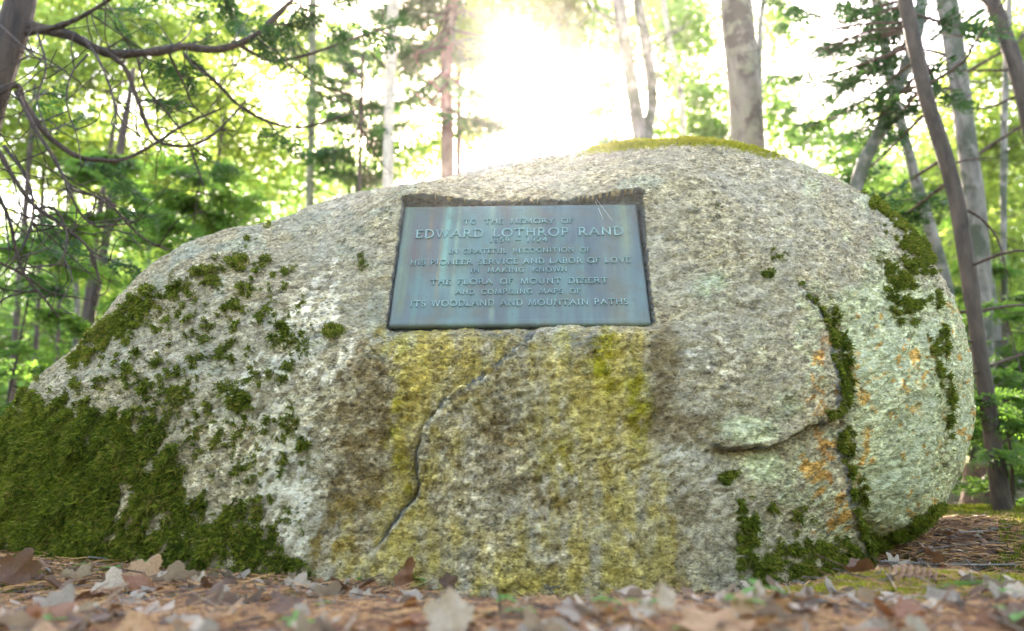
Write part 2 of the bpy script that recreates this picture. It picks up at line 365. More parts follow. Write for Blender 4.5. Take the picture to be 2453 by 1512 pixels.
# pocket of the plaque
Mi = np.linalg.inv(np.stack([PA, PB, PN], 1))
for it in range(2):
    q = (Pd - PO) @ Mi.T; s_, t_, h_ = q[:, 0], q[:, 1], q[:, 2]
    dx = np.maximum(np.maximum(-s_, s_-1)*pw, 0); dy_t = np.maximum(t_-1, 0)*ph; dy_b = np.maximum(-t_, 0)*ph
    dd = np.hypot(dx, dy_t + dy_b*3.4)
    inr = (np.abs(AZr) < pi*.5)
    top = dy_t > 0; bot = dy_b > 0
    # the rock's own level round the plaque, measured outward from the plaque's face
    s2 = np.clip(s_, 0, 1)
    lvl_t = np.interp(s2, [0, .12, .3, .45, .7, .85, 1], [.026, .028, .004, -.002, -.003, .014, .026])
    lvl_s = np.interp(np.clip(t_, 0, 1), [0, .4, 1], [-.004, .002, .020])
    lvl_b = np.interp(s2, [0, .3, .55, .6, 1], [-.017, -.013, -.026, -.010, -.018])
    wt, ws, wb = dy_t + 1e-4, dx + 1e-4, dy_b + 1e-4
    lvl = (lvl_t*wt + lvl_s*ws + lvl_b*wb)/(wt+ws+wb)
    grain = .5*(.0085*fc1*rough_z+.0042*fc2*rough_z) + .6*(.010*fl*rough_z + .0052*(1-2*np.abs(fl2)) + .003*fl3)
    want = lvl + grain
    bl = np.exp(-(dd/.17)**2)*inr
    hn = h_*(1-bl) + want*bl
    edge = .0030 + .0030*noise(P, 38, 81) + np.where(top, np.interp(s_, [0, .05, .26, .4, .62, .72, .95, 1.02], [.005, .008, .002, .0, .0, .002, .009, .010]), .002)
    ins = (s_*pw > -edge) & (s_*pw < pw+edge) & (t_*ph > -edge*.8) & (t_*ph < ph+edge*1.6) & inr & (np.abs(h_) < .5)
    pocket = ins.copy(); hn = np.where(ins, -.024 + .3*grain, hn)
    if it == 0: Pd = Pd + (hn-h_)[:, None]*PN*(bl > .002)[:, None]; break
P = Pd
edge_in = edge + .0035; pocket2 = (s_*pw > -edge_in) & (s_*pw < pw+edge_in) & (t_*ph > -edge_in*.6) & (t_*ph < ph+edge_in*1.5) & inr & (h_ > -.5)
u, v = proj(P)
UV = np.stack([u, v, 0*u], 1)
n_big = fbm(UV, 1/75., 3, 5); n_mid = fbm(UV, 1/28., 3, 6, .65); n_fine = fbm(UV, 1/11., 2, 7, .7); n_str = fbm(np.stack([u, v*.22, 0*u], 1), 1/26., 3, 8)
n_sl = fbm(np.stack([u+.55*v, (v-.3*u)*.42, 0*u], 1), 1/20., 3, 9, .6)
def blob(a, b, ra, rb, rot=0):
    c, s = cos(radians(rot)), sin(radians(rot)); x, y = u-a, v-b
    return np.exp(-((x*c+y*s)/ra)**2-((-x*s+y*c)/rb)**2)
def inpoly(pts, soft, wp=0):
    u, v = globals()['u'] + wp*(n_mid*26 + n_big*22 + n_fine*8), globals()['v'] + wp*(n_sl*26)
    pts = np.array(pts, float); ins = np.zeros(len(u), bool); j = len(pts)-1
    for i in range(len(pts)):
        xi, yi = pts[i]; xj, yj = pts[j]
        c = ((yi > v) != (yj > v)) & (u < (xj-xi)*(v-yi)/(yj-yi+1e-9)+xi); ins ^= c; j = i
    d, _, _ = pl_sd(list(pts)+[pts[0]], u, v)
    return sstep(-soft, soft, np.where(ins, d, -d))
fr = front*(np.abs(AZr) < .52*pi)
# rust-yellow wash under the plaque
yel = inpoly([(925, 790), (1560, 775), (1570, 1000), (1600, 1150), (1680, 1440), (880, 1420), (760, 1330), (800, 1200), (905, 1130), (920, 1000)], 40, 1.9)
yel = yel*(.48 + .5*n_str + .30*n_mid) + .45*blob(1000, 850, 55, 100) + .35*blob(1080, 860, 70, 90) + .35*blob(1465, 900, 60, 150) + .25*blob(960, 1150, 40, 120) + .2*blob(1330, 1400, 300, 60)
yel *= 1 - .75*blob(1180, 1080, 95, 190, 10) - .45*blob(1210, 1200, 120, 80)
grn = .75*blob(955, 830, 26, 60) + .50*blob(945, 1000, 25, 130) + .85*blob(1450, 850, 42, 95) + .85*blob(1530, 960, 36, 110) + .5*blob(1340, 1120, 60, 80) + .5*blob(975, 1160, 25, 60) + .3*blob(1000, 1330, 90, 50)
grn *= (.7+.8*n_mid)
brn = inpoly([(835, 830), (930, 800), (935, 1000), (915, 1200), (860, 1350), (735, 1370), (800, 1150), (815, 950)], 22, 1)*(.58+.6*n_mid)
brn = np.maximum(brn, .85*blob(1590, 880, 42, 130)*(.9+.6*n_mid)); brn = np.maximum(brn, 1.15*blob(1640, 1025, 95, 42, -8)*(.9+.6*n_mid)); brn = np.maximum(brn, .6*blob(1300, 1190, 130, 60, 15)*(.8+.7*n_mid))
brn = np.maximum(brn, .55*blob(1640, 1260, 60, 170)*(.9+.7*n_mid))
brn = np.maximum(brn, .55*blob(1180, 1040, 80, 130)*(.9+.7*n_mid))
ogr = 1.0*blob(1985, 890, 55, 90, 10) + .9*blob(1995, 1180, 60, 150, -10) + .5*blob(1930, 1090, 90, 40) + .5*blob(1960, 1290, 80, 60) + .45*blob(2080, 1010, 30, 200) + .35*blob(2200, 960, 60, 160)
ogr = np.maximum(ogr, .62*sstep(.12, .42, .8*n_sl+.7*n_fine)*sstep(1990, 2060, u)*sstep(600, 800, v)); ogr *= np.clip(.45+1.6*n_mid+.8*n_fine, 0, 1.2)
pg = inpoly([(2000, 700), (2150, 640), (2290, 720), (2370, 900), (2360, 1200), (2260, 1320), (2090, 1330), (2040, 1190), (2018, 1000), (2010, 850)], 30)*(.80+.5*n_mid)
pg = np.maximum(pg, 1.1*blob(1790, 1030, 75, 34, 5)); pg = np.maximum(pg, .9*blob(1830, 1120, 60, 45)); pg = np.maximum(pg, .8*blob(1810, 1270, 25, 40)); pg = np.maximum(pg, .5*blob(1700, 680, 60, 60)*(1+n_mid))
pg = np.maximum(pg, .45*sstep(.0, .35, n_big)*sstep(1650, 1900, u)*(v > 380))
wht = inpoly([(440, 1000), (560, 880), (620, 720), (820, 620), (860, 800), (800, 960), (780, 1180), (730, 1340), (600, 1300), (480, 1180)], 90)*(.55+.9*n_sl)
wht = np.maximum(wht, .8*(s3w := np.exp(-(pl_sd(E3, uw, vw)[0]/7)**2)*(pl_sd(E3, uw, vw)[1] > 0)*sstep(800, 830, v)*sstep(1320, 1200, v)))  # lit edge of the ridge painted as a pale strip in the white mask
wht = np.maximum(wht, .8*blob(690, 1180, 28, 22)); wht = np.maximum(wht, .6*blob(660, 900, 140, 90)*(.8+n_sl)); wht = np.maximum(wht, .5*blob(1720, 860, 140, 120)*(.8+n_mid))
gry = sstep(.12, .35, n_big)*.5*(u > 200)*(u < 1500)*(v < 900) + .9*blob(1540, 438, 62, 22, -4) + .8*blob(545, 590, 45, 16, -15) + .5*blob(470, 600, 40, 12, -25) + .4*blob(730, 1000, 60, 90) + .35*blob(640, 1160, 60, 80) + .4*blob(1420, 400, 60, 20)
# moss
mos = inpoly([(-200, 1120), (20, 1010), (90, 940), (150, 925), (190, 990), (290, 985), (420, 990), (440, 1080), (440, 1170), (490, 1215), (560, 1200), (640, 1190), (670, 1300), (700, 1400), (-200, 1400)], 60, 1.8)
mos = mos*np.where(u < 440, .80 + .9*n_sl + .6*n_mid, .50 + 1.6*n_sl + 1.1*n_mid + .5*n_fine)
mos = np.where(u < 460, mos*1.0+.20*sstep(430, 250, u)*inpoly([(-200, 1100), (60, 980), (300, 1010), (430, 1050), (430, 1350), (-200, 1400)], 30), mos)
for (a, b, ra, rb, rot, h) in ((275, 790, 85, 26, -42, .8), (210, 850, 50, 22, -42, .7), (345, 740, 70, 32, -40, .75), (420, 700, 60, 28, -25, .5), (575, 960, 26, 20, 0, .95), (540, 935, 40, 30, 0, .4), (350, 930, 14, 34, 0, .75), (430, 940, 20, 26, 0, .9), (555, 635, 34, 9, -22, .9),
                               (490, 660, 40, 12, -20, .6), (600, 575, 14, 8, 0, .9), (595, 700, 40, 34, 0, .42), (800, 795, 20, 13, 0, 1.0), (675, 800, 44, 40, 0, .42), (560, 740, 30, 26, 0, .5), (860, 640, 22, 26, 0, .38), (1745, 1145, 22, 14, 0, .95),
                               (2190, 590, 34, 78, -35, .85), (2170, 690, 60, 100, -12, .62), (2110, 490, 50, 14, 38, .9), (2080, 480, 30, 14, 38, .6), (2000, 790, 14, 60, -8, .9), (2022, 850, 14, 60, 0, .95), (2030, 930, 12, 50, 0, .8), (2036, 1060, 12, 40, 0, .8), (2070, 1190, 12, 60, -12, .6), (1862, 610, 30, 26, 0, .45), (1840, 657, 15, 9, 0, .8), (1725, 500, 26, 14, 0, .4),
                               (2275, 985, 8, 90, -3, .75), (2250, 870, 30, 120, 0, .35), (1850, 1217, 12, 8, 0, .9), (1770, 1210, 30, 22, 30, .62), (1790, 1290, 30, 90, 0, .72), (2014, 1075, 8, 50, 0, .7), (1995, 990, 16, 10, 0, .6), (1940, 1230, 50, 40, 0, .42), (640, 540, 20, 6, -10, .8),
                               (470, 1080, 16, 50, 10, .4), (700, 1080, 80, 60, 0, .33), (500, 990, 60, 40, 0, .35)):
    mos = np.maximum(mos, 1.15*h*blob(a, b, ra*1.1, rb*1.1, rot)*(.92 + 1.4*n_mid + 1.5*n_fine))
base = inpoly([(1760, 1210), (1800, 1330), (1860, 1260), (2000, 1280), (2060, 1255), (2100, 1400), (1990, 1450), (1830, 1450), (1760, 1390)], 26)*(.62+.9*n_mid)
base = np.maximum(base, inpoly([(2060, 1262), (2120, 1278), (2190, 1238), (2290, 1180), (2300, 1340), (2090, 1390)], 20)*(.8+.6*n_mid))
base = np.maximum(base, inpoly([(560, 1310), (740, 1340), (780, 1420), (560, 1400)], 15)*(.6+.8*n_mid))
mos = np.maximum(mos, base)
mos = np.maximum(mos, .30*sstep(.1, .4, n_mid)*(u > 1300)*(u < 1900)*(v > 1350))
spk = .60*sstep(.20, .50, .7*n_sl+.8*n_fine+.25*n_big)*inpoly([(60, 1000), (240, 770), (420, 620), (620, 560), (760, 640), (780, 800), (740, 1000), (760, 1300), (500, 1350)], 60); mos = np.maximum(mos, spk)
mos = np.maximum(mos, .7*sstep(.15, .5, .6*n_mid+.8*n_fine)*inpoly([(2060, 470), (2130, 515), (2200, 590), (2260, 700), (2290, 860), (2230, 880), (2150, 760), (2110, 620)], 25))
bald = .9*blob(300, 1190, 13, 50, 18)+.8*blob(265, 1290, 14, 40, 20)+.7*blob(395, 1225, 10, 22, 30)+.8*blob(190, 980, 10, 40, 18)+.5*blob(330, 1030, 12, 16)+.5*blob(350, 1240, 8, 30, 30)
mos = np.clip(mos - bald, 0, 1)
topm = sstep(0, 1, 1-np.abs((v - np.interp(u, TGT[2:30, 0], TGT[2:30, 1])) / 26))*sstep(1370, 1480, u)*sstep(1900, 1800, u)*(.9+.8*n_mid)
topmoss = topm*fr
for nm in ('yel', 'grn', 'brn', 'ogr', 'pg', 'wht', 'gry', 'mos'): globals()[nm] = np.clip(globals()[nm]*fr, 0, 1)
backm = (1-fr)*sstep(.0, .3, fbm(P, 3, 3, 77)); mos = np.clip(mos + backm*.9, 0, 1)
mosg = np.maximum(mos, np.clip(topmoss, 0, 1))
stain_shade = .55*blob(1150, 800, 180, 22)*(.7+.8*n_mid) + .5*blob(1400, 820, 60, 50) ; uf, vf = u+wob, v+wob2; d3, s3_, t3_ = pl_sd(E3, u+.6*wob, v+.6*wob2); stain_shade = np.maximum(stain_shade, (.52+.8*n_fine)*(s3_ < 0)*np.exp(-d3/22)*sstep(.04, .1, t3_)*sstep(.7, .35, t3_)); stain_shade = np.maximum(stain_shade, .8*np.exp(-(d3/4)**2)*sstep(.5, .6, t3_)*sstep(1, .9, t3_)); yel = yel*(1-.8*(s3_ > 0)*np.exp(-(d3/9)**2)); d1, s1_, t1_ = pl_sd(E1, uf, vf); brn = np.maximum(brn, .9*(s1_ > 0)*np.exp(-d1/16)*sstep(.3, .5, t1_)); stain_shade = np.maximum(stain_shade, (.72+.9*n_fine)*np.exp(-((d1-5*(s1_ > 0))/7)**2)*sstep(.28, .42, t1_)); mos = np.maximum(mos, (.62+.9*n_mid+.6*n_fine)*(s1_ > 0)*np.exp(-(d1/14)**2)*sstep(.28, .42, t1_)); d2, s2_, t2_ = pl_sd(E2, uw, vw); brn = np.maximum(brn, .8*(s2_ < 0)*np.exp(-d2/14)); stain_shade = np.maximum(stain_shade, .8*np.exp(-(d2/4.5)**2)); stain_shade = np.clip(stain_shade*fr, 0, 1)  # recess shade along E1 to E3 painted dark, beside real slate stain and moss
i = np.arange(nr-1)[:, None]*na; j = np.arange(na)[None]; k = (j+1) % na
F = np.stack([i+j, i+k, i+na+k, i+na+j], -1).reshape(-1, 4)
P = P + Nn*(sstep(.3, .7, mos)*(.004+.030*np.maximum(0, fbm(P, 15, 3, 91)+.12))*np.where(u > 1300, .35, 1))[:, None]*fr[:, None]
rmat, n, p, out = mat('granite')
def attr(n, nm):
    a = n.nodes.new('ShaderNodeAttribute'); a.attribute_name = nm; s = n.nodes.new('ShaderNodeSeparateColor'); n.links.new(a.outputs['Color'], s.inputs[0]); return s.outputs[0], s.outputs[1], s.outputs[2]
Y_, G_, B2 = attr(n, 'stain_shade_a'); O_, PG_, W_ = attr(n, 'stain_light_b'); GR_, MO_, STSH_ = attr(n, 'stain_shade_c')
s1 = tex(n, 44, 6, .74, (.75, 1, 1.6), rot=(0, radians(28), 0)); s2 = tex(n, 135, 4, .75, (.8, 1, 1.4), rot=(0, radians(28), 0)); s3 = tex(n, 16, 5, .7)
vor = n.nodes.new('ShaderNodeTexVoronoi'); vor.inputs['Scale'].default_value = 95; tcc = n.nodes.new('ShaderNodeTexCoord'); n.links.new(tcc.outputs['Object'], vor.inputs['Vector'])
vs = n.nodes.new('ShaderNodeSeparateColor'); n.links.new(vor.outputs['Color'], vs.inputs[0])
c = ramp(n, s1, [(.30, (.13, .115, .09)), (.42, (.32, .27, .19)), (.52, (.50, .44, .33)), (.62, (.64, .58, .46)), (.74, (.78, .74, .63))])
c = mix(n, .22, c, ramp(n, vs.outputs[0], [(.0, (.13, .13, .13)), (.25, (.30, .24, .17)), (.55, (.50, .45, .36)), (1, (.72, .69, .62))]))
c = mix(n, ramp(n, s3, [(.50, (0, 0, 0)), (.68, (.4, .4, .4))]), c, mix(n, .6, c, (.16, .155, .12)))
c = mix(n, ramp(n, tex(n, 2.6, 4, .6), [(.42, (.5, .5, .5)), (.58, (0, 0, 0))]), c, mix(n, 1, c, (.72, .70, .60), 'MULTIPLY'))
c = mix(n, ramp(n, s2, [(.36, (.85, .85, .85)), (.45, (0, 0, 0))]), c, (.060, .055, .045))
def lay(fac, colr, mode='MIX', lo=.35, hi=.65, amt=1., brk=s1):
    """a coating that covers as much as its map says, its edge broken up by the grain"""
    f = math_(n, 'ADD', fac, math_(n, 'MULTIPLY', math_(n, 'SUBTRACT', brk, .5), 1.3))
    f = ramp(n, f, [(lo, (0, 0, 0)), (hi, (amt, amt, amt))])
    global c
    c = mix(n, f, c, colr, mode)
FC1, FC2, FE = attr(n, 'facet')
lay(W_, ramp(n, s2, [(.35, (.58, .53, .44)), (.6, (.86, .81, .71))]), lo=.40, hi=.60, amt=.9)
lay(GR_, ramp(n, s2, [(.35, (.20, .22, .18)), (.6, (.42, .45, .38))]), lo=.38, hi=.6, amt=.7, brk=s2)
lay(PG_, ramp(n, s1, [(.34, (.20, .22, .13)), (.47, (.44, .48, .31)), (.60, (.70, .74, .56))]), lo=.30, hi=.58, amt=.90, brk=s2)
c = mix(n, .30, c, mix(n, 1, c, ramp(n, FC1, [(0, (.60, .60, .58)), (.35, (.85, .82, .75)), (.7, (1.12, 1.06, .94)), (1, (1.45, 1.40, 1.28))]), 'MULTIPLY'))
c_plain = c
def cells(sc, stops, amt):
    global c
    tc_ = n.nodes.new('ShaderNodeTexCoord'); mp_ = n.nodes.new('ShaderNodeMapping'); mp_.inputs['Scale'].default_value = (.80, 1, 1.3); mp_.inputs['Rotation'].default_value = (0, radians(28), 0); n.links.new(tc_.outputs['Object'], mp_.inputs[0])
    nz = n.nodes.new('ShaderNodeTexNoise'); nz.inputs['Scale'].default_value = sc*.8; n.links.new(mp_.outputs[0], nz.inputs['Vector'])
    va = n.nodes.new('ShaderNodeVectorMath'); va.operation = 'MULTIPLY_ADD'; va.inputs[1].default_value = (.9/sc,)*3; n.links.new(nz.outputs['Color'], va.inputs[0]); n.links.new(mp_.outputs[0], va.inputs[2])
    vo = n.nodes.new('ShaderNodeTexVoronoi'); vo.inputs['Scale'].default_value = sc; n.links.new(va.outputs[0], vo.inputs['Vector']); se = n.nodes.new('ShaderNodeSeparateColor'); n.links.new(vo.outputs['Color'], se.inputs[0])
    c = mix(n, amt, c, mix(n, 1, c, ramp(n, se.outputs[0], stops, 'CONSTANT'), 'MULTIPLY')); return vo.outputs['Distance']
vd1 = cells(62, [(0, (.58, .56, .53)), (.14, (.88, .82, .72)), (.42, (1.08, 1.02, .92)), (.70, (1.25, 1.20, 1.10)), (.88, (1.50, 1.47, 1.40))], .55)
vd2 = cells(165, [(0, (.36, .35, .34)), (.11, (.80, .75, .67)), (.38, (1.08, 1.04, .96)), (.70, (1.28, 1.24, 1.16)), (.9, (1.65, 1.63, 1.56))], .70)
c = mix(n, .55, c, mix(n, 1, c, ramp(n, FC2, [(0, (.36, .38, .42)), (.16, (.78, .74, .66)), (.6, (1.1, 1.05, .95)), (1, (1.5, 1.48, 1.4))]), 'MULTIPLY'))
c = mix(n, ramp(n, tex(n, 4.2, 5, .65), [(.44, (0, 0, 0)), (.62, (.72, .72, .72))]), c, c_plain)
def tint(fac, colr, lo, hi, amt=1., brk=s3):
    global c
    f = math_(n, 'ADD', fac, math_(n, 'MULTIPLY', math_(n, 'SUBTRACT', brk, .5), 1.1)); f = ramp(n, f, [(lo, (0, 0, 0)), (hi, (amt, amt, amt))]); c = mix(n, f, c, mix(n, 1, c, colr, 'MULTIPLY'))
tint(O_, (1.15, .66, .30), .25, .6); tint(B2, (.60, .52, .40), .18, .6)
tint(Y_, (1.05, .97, .54), .16, .60); tint(Y_, (1.0, .96, .68), .55, 1.05); tint(G_, (.74, .80, .20), .2, .6)
lay(STSH_, ramp(n, s1, [(.3, (.045, .05, .05)), (.7, (.22, .23, .23))]), lo=.3, hi=.6, amt=.85)  # slate stain, plus the recess shade put into the rock colour
lay(MO_, ramp(n, s2, [(.3, (.030, .034, .004)), (.5, (.085, .090, .012)), (.72, (.16, .15, .025))]), lo=.34, hi=.56, amt=.95, brk=s1)
n.links.new(c, p.inputs['Base Color']); p.inputs['Roughness'].default_value = .9; p.inputs['Specular IOR Level'].default_value = .25
hh = math_(n, 'ADD', math_(n, 'ADD', s1, math_(n, 'MULTIPLY', s2, .5)), math_(n, 'MULTIPLY', math_(n, 'ADD', vd1, math_(n, 'MULTIPLY', vd2, .6)), -.45)); bump(n, p, hh, 1.0, .011)
boulder = thing('boulder', 'huge rounded lichen-stained granite boulder with bronze memorial plaque on its face', 'boulder', (0, 3.1, 0))
ro = part('rock', type('A', (), {'V': [P], 'F': [F]})(), rmat, boulder)
brn = np.where(pocket2, 1.0, brn); stain_shade = np.where(pocket2, .95, stain_shade); rr2 = (fr1+1)/2  # plaque pocket painted dark brown: soil and its recess shade
for nm, tri in (('facet', (rr2, (fr2+1)/2, np.clip(fe2, 0, 1))), ('stain_shade_a', (yel, grn, brn)), ('stain_light_b', (ogr, pg, wht)), ('stain_shade_c', (gry, mosg*1.0, stain_shade))):
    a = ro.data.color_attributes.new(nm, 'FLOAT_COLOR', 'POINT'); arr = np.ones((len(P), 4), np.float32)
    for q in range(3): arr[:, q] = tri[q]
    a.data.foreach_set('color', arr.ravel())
# moss tufts
Nd = gridnormals(P); 
if (Nd[:, 1][P[:, 1] < 1.9]).mean() > 0: Nd = -Nd
Nsm = Nd
area = np.linalg.norm(np.cross(np.roll(P.reshape(nr, na, 3), -1, 1)-P.reshape(nr, na, 3), np.gradient(P.reshape(nr, na, 3), axis=0)), axis=2).ravel()
def tufts(weight, dens, length, width, name, mt, seed, droop=.5):
    r = np.random.default_rng(seed); wv = weight*area*((P[:, 1] < 3.3) & (P[:, 2] > -.02)); cnt = int(wv.sum()*dens)
    idx = r.choice(len(P), cnt, p=wv/wv.sum()); m = len(idx)
    base = P[idx] + r.normal(0, .0025, (m, 3)); nn = Nsm[idx] + r.normal(0, .55, (m, 3)); nn[:, 2] -= droop*.2; nn /= np.linalg.norm(nn, axis=1)[:, None]
    L = length*r.uniform(.45, 1.3, m)[:, None]*(.6+.6*np.clip(weight[idx], 0, 1))[:, None]; sd_ = np.cross(nn, r.normal(0, 1, (m, 3))); sd_ /= np.linalg.norm(sd_, axis=1)[:, None]
    a = base - sd_*width/2 - nn*.003; b = base + sd_*width/2 - nn*.003; mid = base + nn*L*.6; tip = base + nn*L; tip[:, 2] -= droop*L[:, 0]*.5
    V = np.stack([a, b, mid + sd_*width*.35, tip], 1).reshape(-1, 3); q = np.arange(m)[:, None]*4
    F3 = np.concatenate([q+np.array([0, 1, 2]), q+np.array([0, 2, 3])])
    ac = Acc(); ac.V = [V]; ac.F = [F3]
    return part(name, ac, mt, boulder, kind='stuff', smooth=False)
def moss_mat(name, cols):
    m, n, p, out = mat(name); g = n.nodes.new('ShaderNodeNewGeometry')
    a = tex(n, 7, 4, .6); f = math_(n, 'ADD', math_(n, 'MULTIPLY', g.outputs['Random Per Island'], .38), math_(n, 'MULTIPLY', math_(n, 'ADD', a, math_(n, 'MULTIPLY', tex(n, 38, 3, .6), .6)), .48))
    c = ramp(n, f, [(.30, cols[0]), (.5, cols[1]), (.68, cols[2]), (.8, cols[3])])
    n.links.new(c, p.inputs['Base Color']); p.inputs['Roughness'].default_value = .8; p.inputs['Specular IOR Level'].default_value = .15
    t = n.nodes.new('ShaderNodeBsdfTranslucent'); n.links.new(mix(n, .5, c, (.30, .38, .03)), t.inputs[0]); ms = n.nodes.new('ShaderNodeMixShader'); ms.inputs[0].default_value = .25
    n.links.new(p.outputs[0], ms.inputs[1]); n.links.new(t.outputs[0], ms.inputs[2]); n.links.new(ms.outputs[0], out.inputs[0]); return m
M_moss = moss_mat('dark_moss', [(.010, .018, .003), (.045, .072, .008), (.17, .20, .020), (.25, .17, .05)])
M_ymoss = moss_mat('yellow_moss', [(.14, .15, .015), (.26, .25, .025), (.42, .38, .04), (.50, .44, .06)])
mw = sstep(.36, .80, np.clip(mos, 0, 1))
tufts(mw, 190000, .011, .0035, 'moss', M_moss, 3)
tufts(np.clip(topmoss, 0, 1)*(mw < .5)+1e-9, 160000, .013, .0035, 'yellow_moss', M_ymoss, 4, .1)
print('boulder', time.time()-T0)

# ------------------------------------------------------------------ plaque with raised lettering
pm, n, p, out = mat('bronze_patina')
tcp = n.nodes.new('ShaderNodeTexCoord')
st1 = tex(n, 26, 5, .6, (1, 1, .10), dist=.3); st2 = tex(n, 9, 4, .6, (1, 1, .18)); st3 = tex(n, 60, 4, .6)
c = ramp(n, st2, [(.32, (.13, .145, .15)), (.48, (.165, .215, .215)), (.60, (.20, .30, .28)), (.72, (.22, .37, .31))])
c = mix(n, ramp(n, st1, [(.52, (0, 0, 0)), (.66, (.6, .6, .6))]), c, (.19, .36, .31))
c = mix(n, ramp(n, st1, [(.28, (.55, .55, .55)), (.40, (0, 0, 0))]), c, (.14, .135, .145))
c = mix(n, .52, c, (.050, .058, .054))
sp = n.nodes.new('ShaderNodeSeparateXYZ'); n.links.new(tcp.outputs['Object'], sp.inputs[0])
def strip(x0, wd, colr, amt, z0=-1, z1=1):
    global c
    f = math_(n, 'SUBTRACT', 1, math_(n, 'ABSOLUTE', math_(n, 'DIVIDE', math_(n, 'SUBTRACT', math_(n, 'ADD', sp.outputs[0], math_(n, 'MULTIPLY', math_(n, 'SUBTRACT', st2, .5), .03)), x0), wd)), clamp=True)
    g = ramp(n, math_(n, 'DIVIDE', math_(n, 'SUBTRACT', sp.outputs[2], z0), z1-z0), [(0, (0, 0, 0)), (.3, (1, 1, 1)), (.95, (1, 1, 1)), (1, (.6, .6, .6))])
    f = math_(n, 'MULTIPLY', math_(n, 'MULTIPLY', f, g), math_(n, 'MULTIPLY', ramp(n, st1, [(.35, (.3, .3, .3)), (.6, (1, 1, 1))]), amt)); c = mix(n, f, c, colr)
# object x runs along the plate (0 at its left edge), z up its height
strip(.045, .035, (.14, .085, .055), .8, .16, .42); strip(.10, .03, (.15, .10, .09), .7, .10, .42); strip(.085, .012, (.26, .15, .075), .6, .22, .40)
strip(.135, .022, (.19, .34, .26), .75, .10, .42); strip(.165, .010, (.28, .34, .21), .6, .02, .37); strip(.12, .008, (.24, .17, .10), .6, .02, .30); strip(.265, .010, (.30, .38, .24), .5, 0, .1)
strip(.64, .025, (.24, .24, .12), .6, .20, .42); strip(.60, .05, (.28, .26, .16), .35, -.1, .36); strip(.02, .018, (.22, .28, .08), .5, .0, .2)
c = mix(n, ramp(n, st3, [(.58, (0, 0, 0)), (.70, (.6, .6, .6))]), c, (.10, .12, .11))
c = mix(n, ramp(n, tex(n, 14, 5, .65), [(.50, (0, 0, 0)), (.62, (.55, .55, .55))]), c, (.13, .12, .085))
n.links.new(c, p.inputs['Base Color']); p.inputs['Metallic'].default_value = .15; p.inputs['Roughness'].default_value = .50; p.inputs['Specular IOR Level'].default_value = .35
bump(n, p, math_(n, 'ADD', st3, math_(n, 'MULTIPLY', st1, .6)), .25, .002)
lm, n, p, out = mat('raised_letter_patina'); c = ramp(n, tex(n, 24, 4, .6, (1, 1, .3)), [(.3, (.17, .25, .25)), (.6, (.27, .40, .38)), (.8, (.40, .50, .40))])
n.links.new(c, p.inputs['Base Color']); p.inputs['Metallic'].default_value = .25; p.inputs['Roughness'].default_value = .38
ax = PA/pw; az_ = PB/ph
from mathutils import Matrix
def plaque_pts(V):  # local (along, out, up) -> world, relative to the plate's lower left corner
    return V
plq = ob('memorial_plaque', None, boulder)
def plate(w_, h_, th, bev):
    pr = [(0, -th), (0, -bev), (bev*.08, -bev*.6), (bev*.3, -bev*.28), (bev*.62, -bev*.07), (bev, 0), (bev*1.9, .0005), (bev*2.3, -.0008)]
    V = []; rc = bev*.8
    for ins, z in pr:
        ring = []
        for cx, cz, a0 in ((w_-rc, h_-rc, 0), (rc, h_-rc, 90), (rc, rc, 180), (w_-rc, rc, 270)):
            for q in range(5):
                a = radians(a0+q*22.5); rr_ = max(rc-ins, .0008); ccx = cx if ins < rc else (cx - (ins-rc)*np.sign(cx-w_/2)); ccz = cz if ins < rc else (cz-(ins-rc)*np.sign(cz-h_/2))
                ring.append((ccx+rr_*cos(a), -z, ccz+rr_*sin(a)))
        V += ring
    k = 20; Fq = [[a*k+b, a*k+(b+1) % k, (a+1)*k+(b+1) % k, (a+1)*k+b] for a in range(len(pr)-1) for b in range(k)]
    V = np.array(V)*np.array([1, 1, 1]); V[:, 1] *= 1
    return V, Fq
V, Fq = plate(pw, ph, .020, .0085)
me = bpy.data.meshes.new('memorial_plaque'); kk = 20; top_ring = list(range(len(V)-kk, len(V)))
me.from_pydata([tuple(q) for q in V], [], [tuple(f) for f in Fq] + [tuple(top_ring)] + [tuple(reversed(range(kk)))]); me.materials.append(pm)
for f in me.polygons: f.use_smooth = len(f.vertices) == 4
me.update()
bpy.data.objects.remove(plq); plq = bpy.data.objects.new('memorial_plaque', me); COL.objects.link(plq); plq.parent = boulder
LM = Matrix(((ax[0], -PN[0], az_[0], PO[0]), (ax[1], -PN[1], az_[1], PO[1]), (ax[2], -PN[2], az_[2], PO[2]), (0, 0, 0, 1)))
plq.matrix_local = Matrix.Translation((0, -3.1, 0)) @ LM
def arc(cx, cy, rx, ry, a0, a1, k=9): return [(cx+rx*cos(radians(a)), cy+ry*sin(radians(a))) for a in np.linspace(a0, a1, k)]
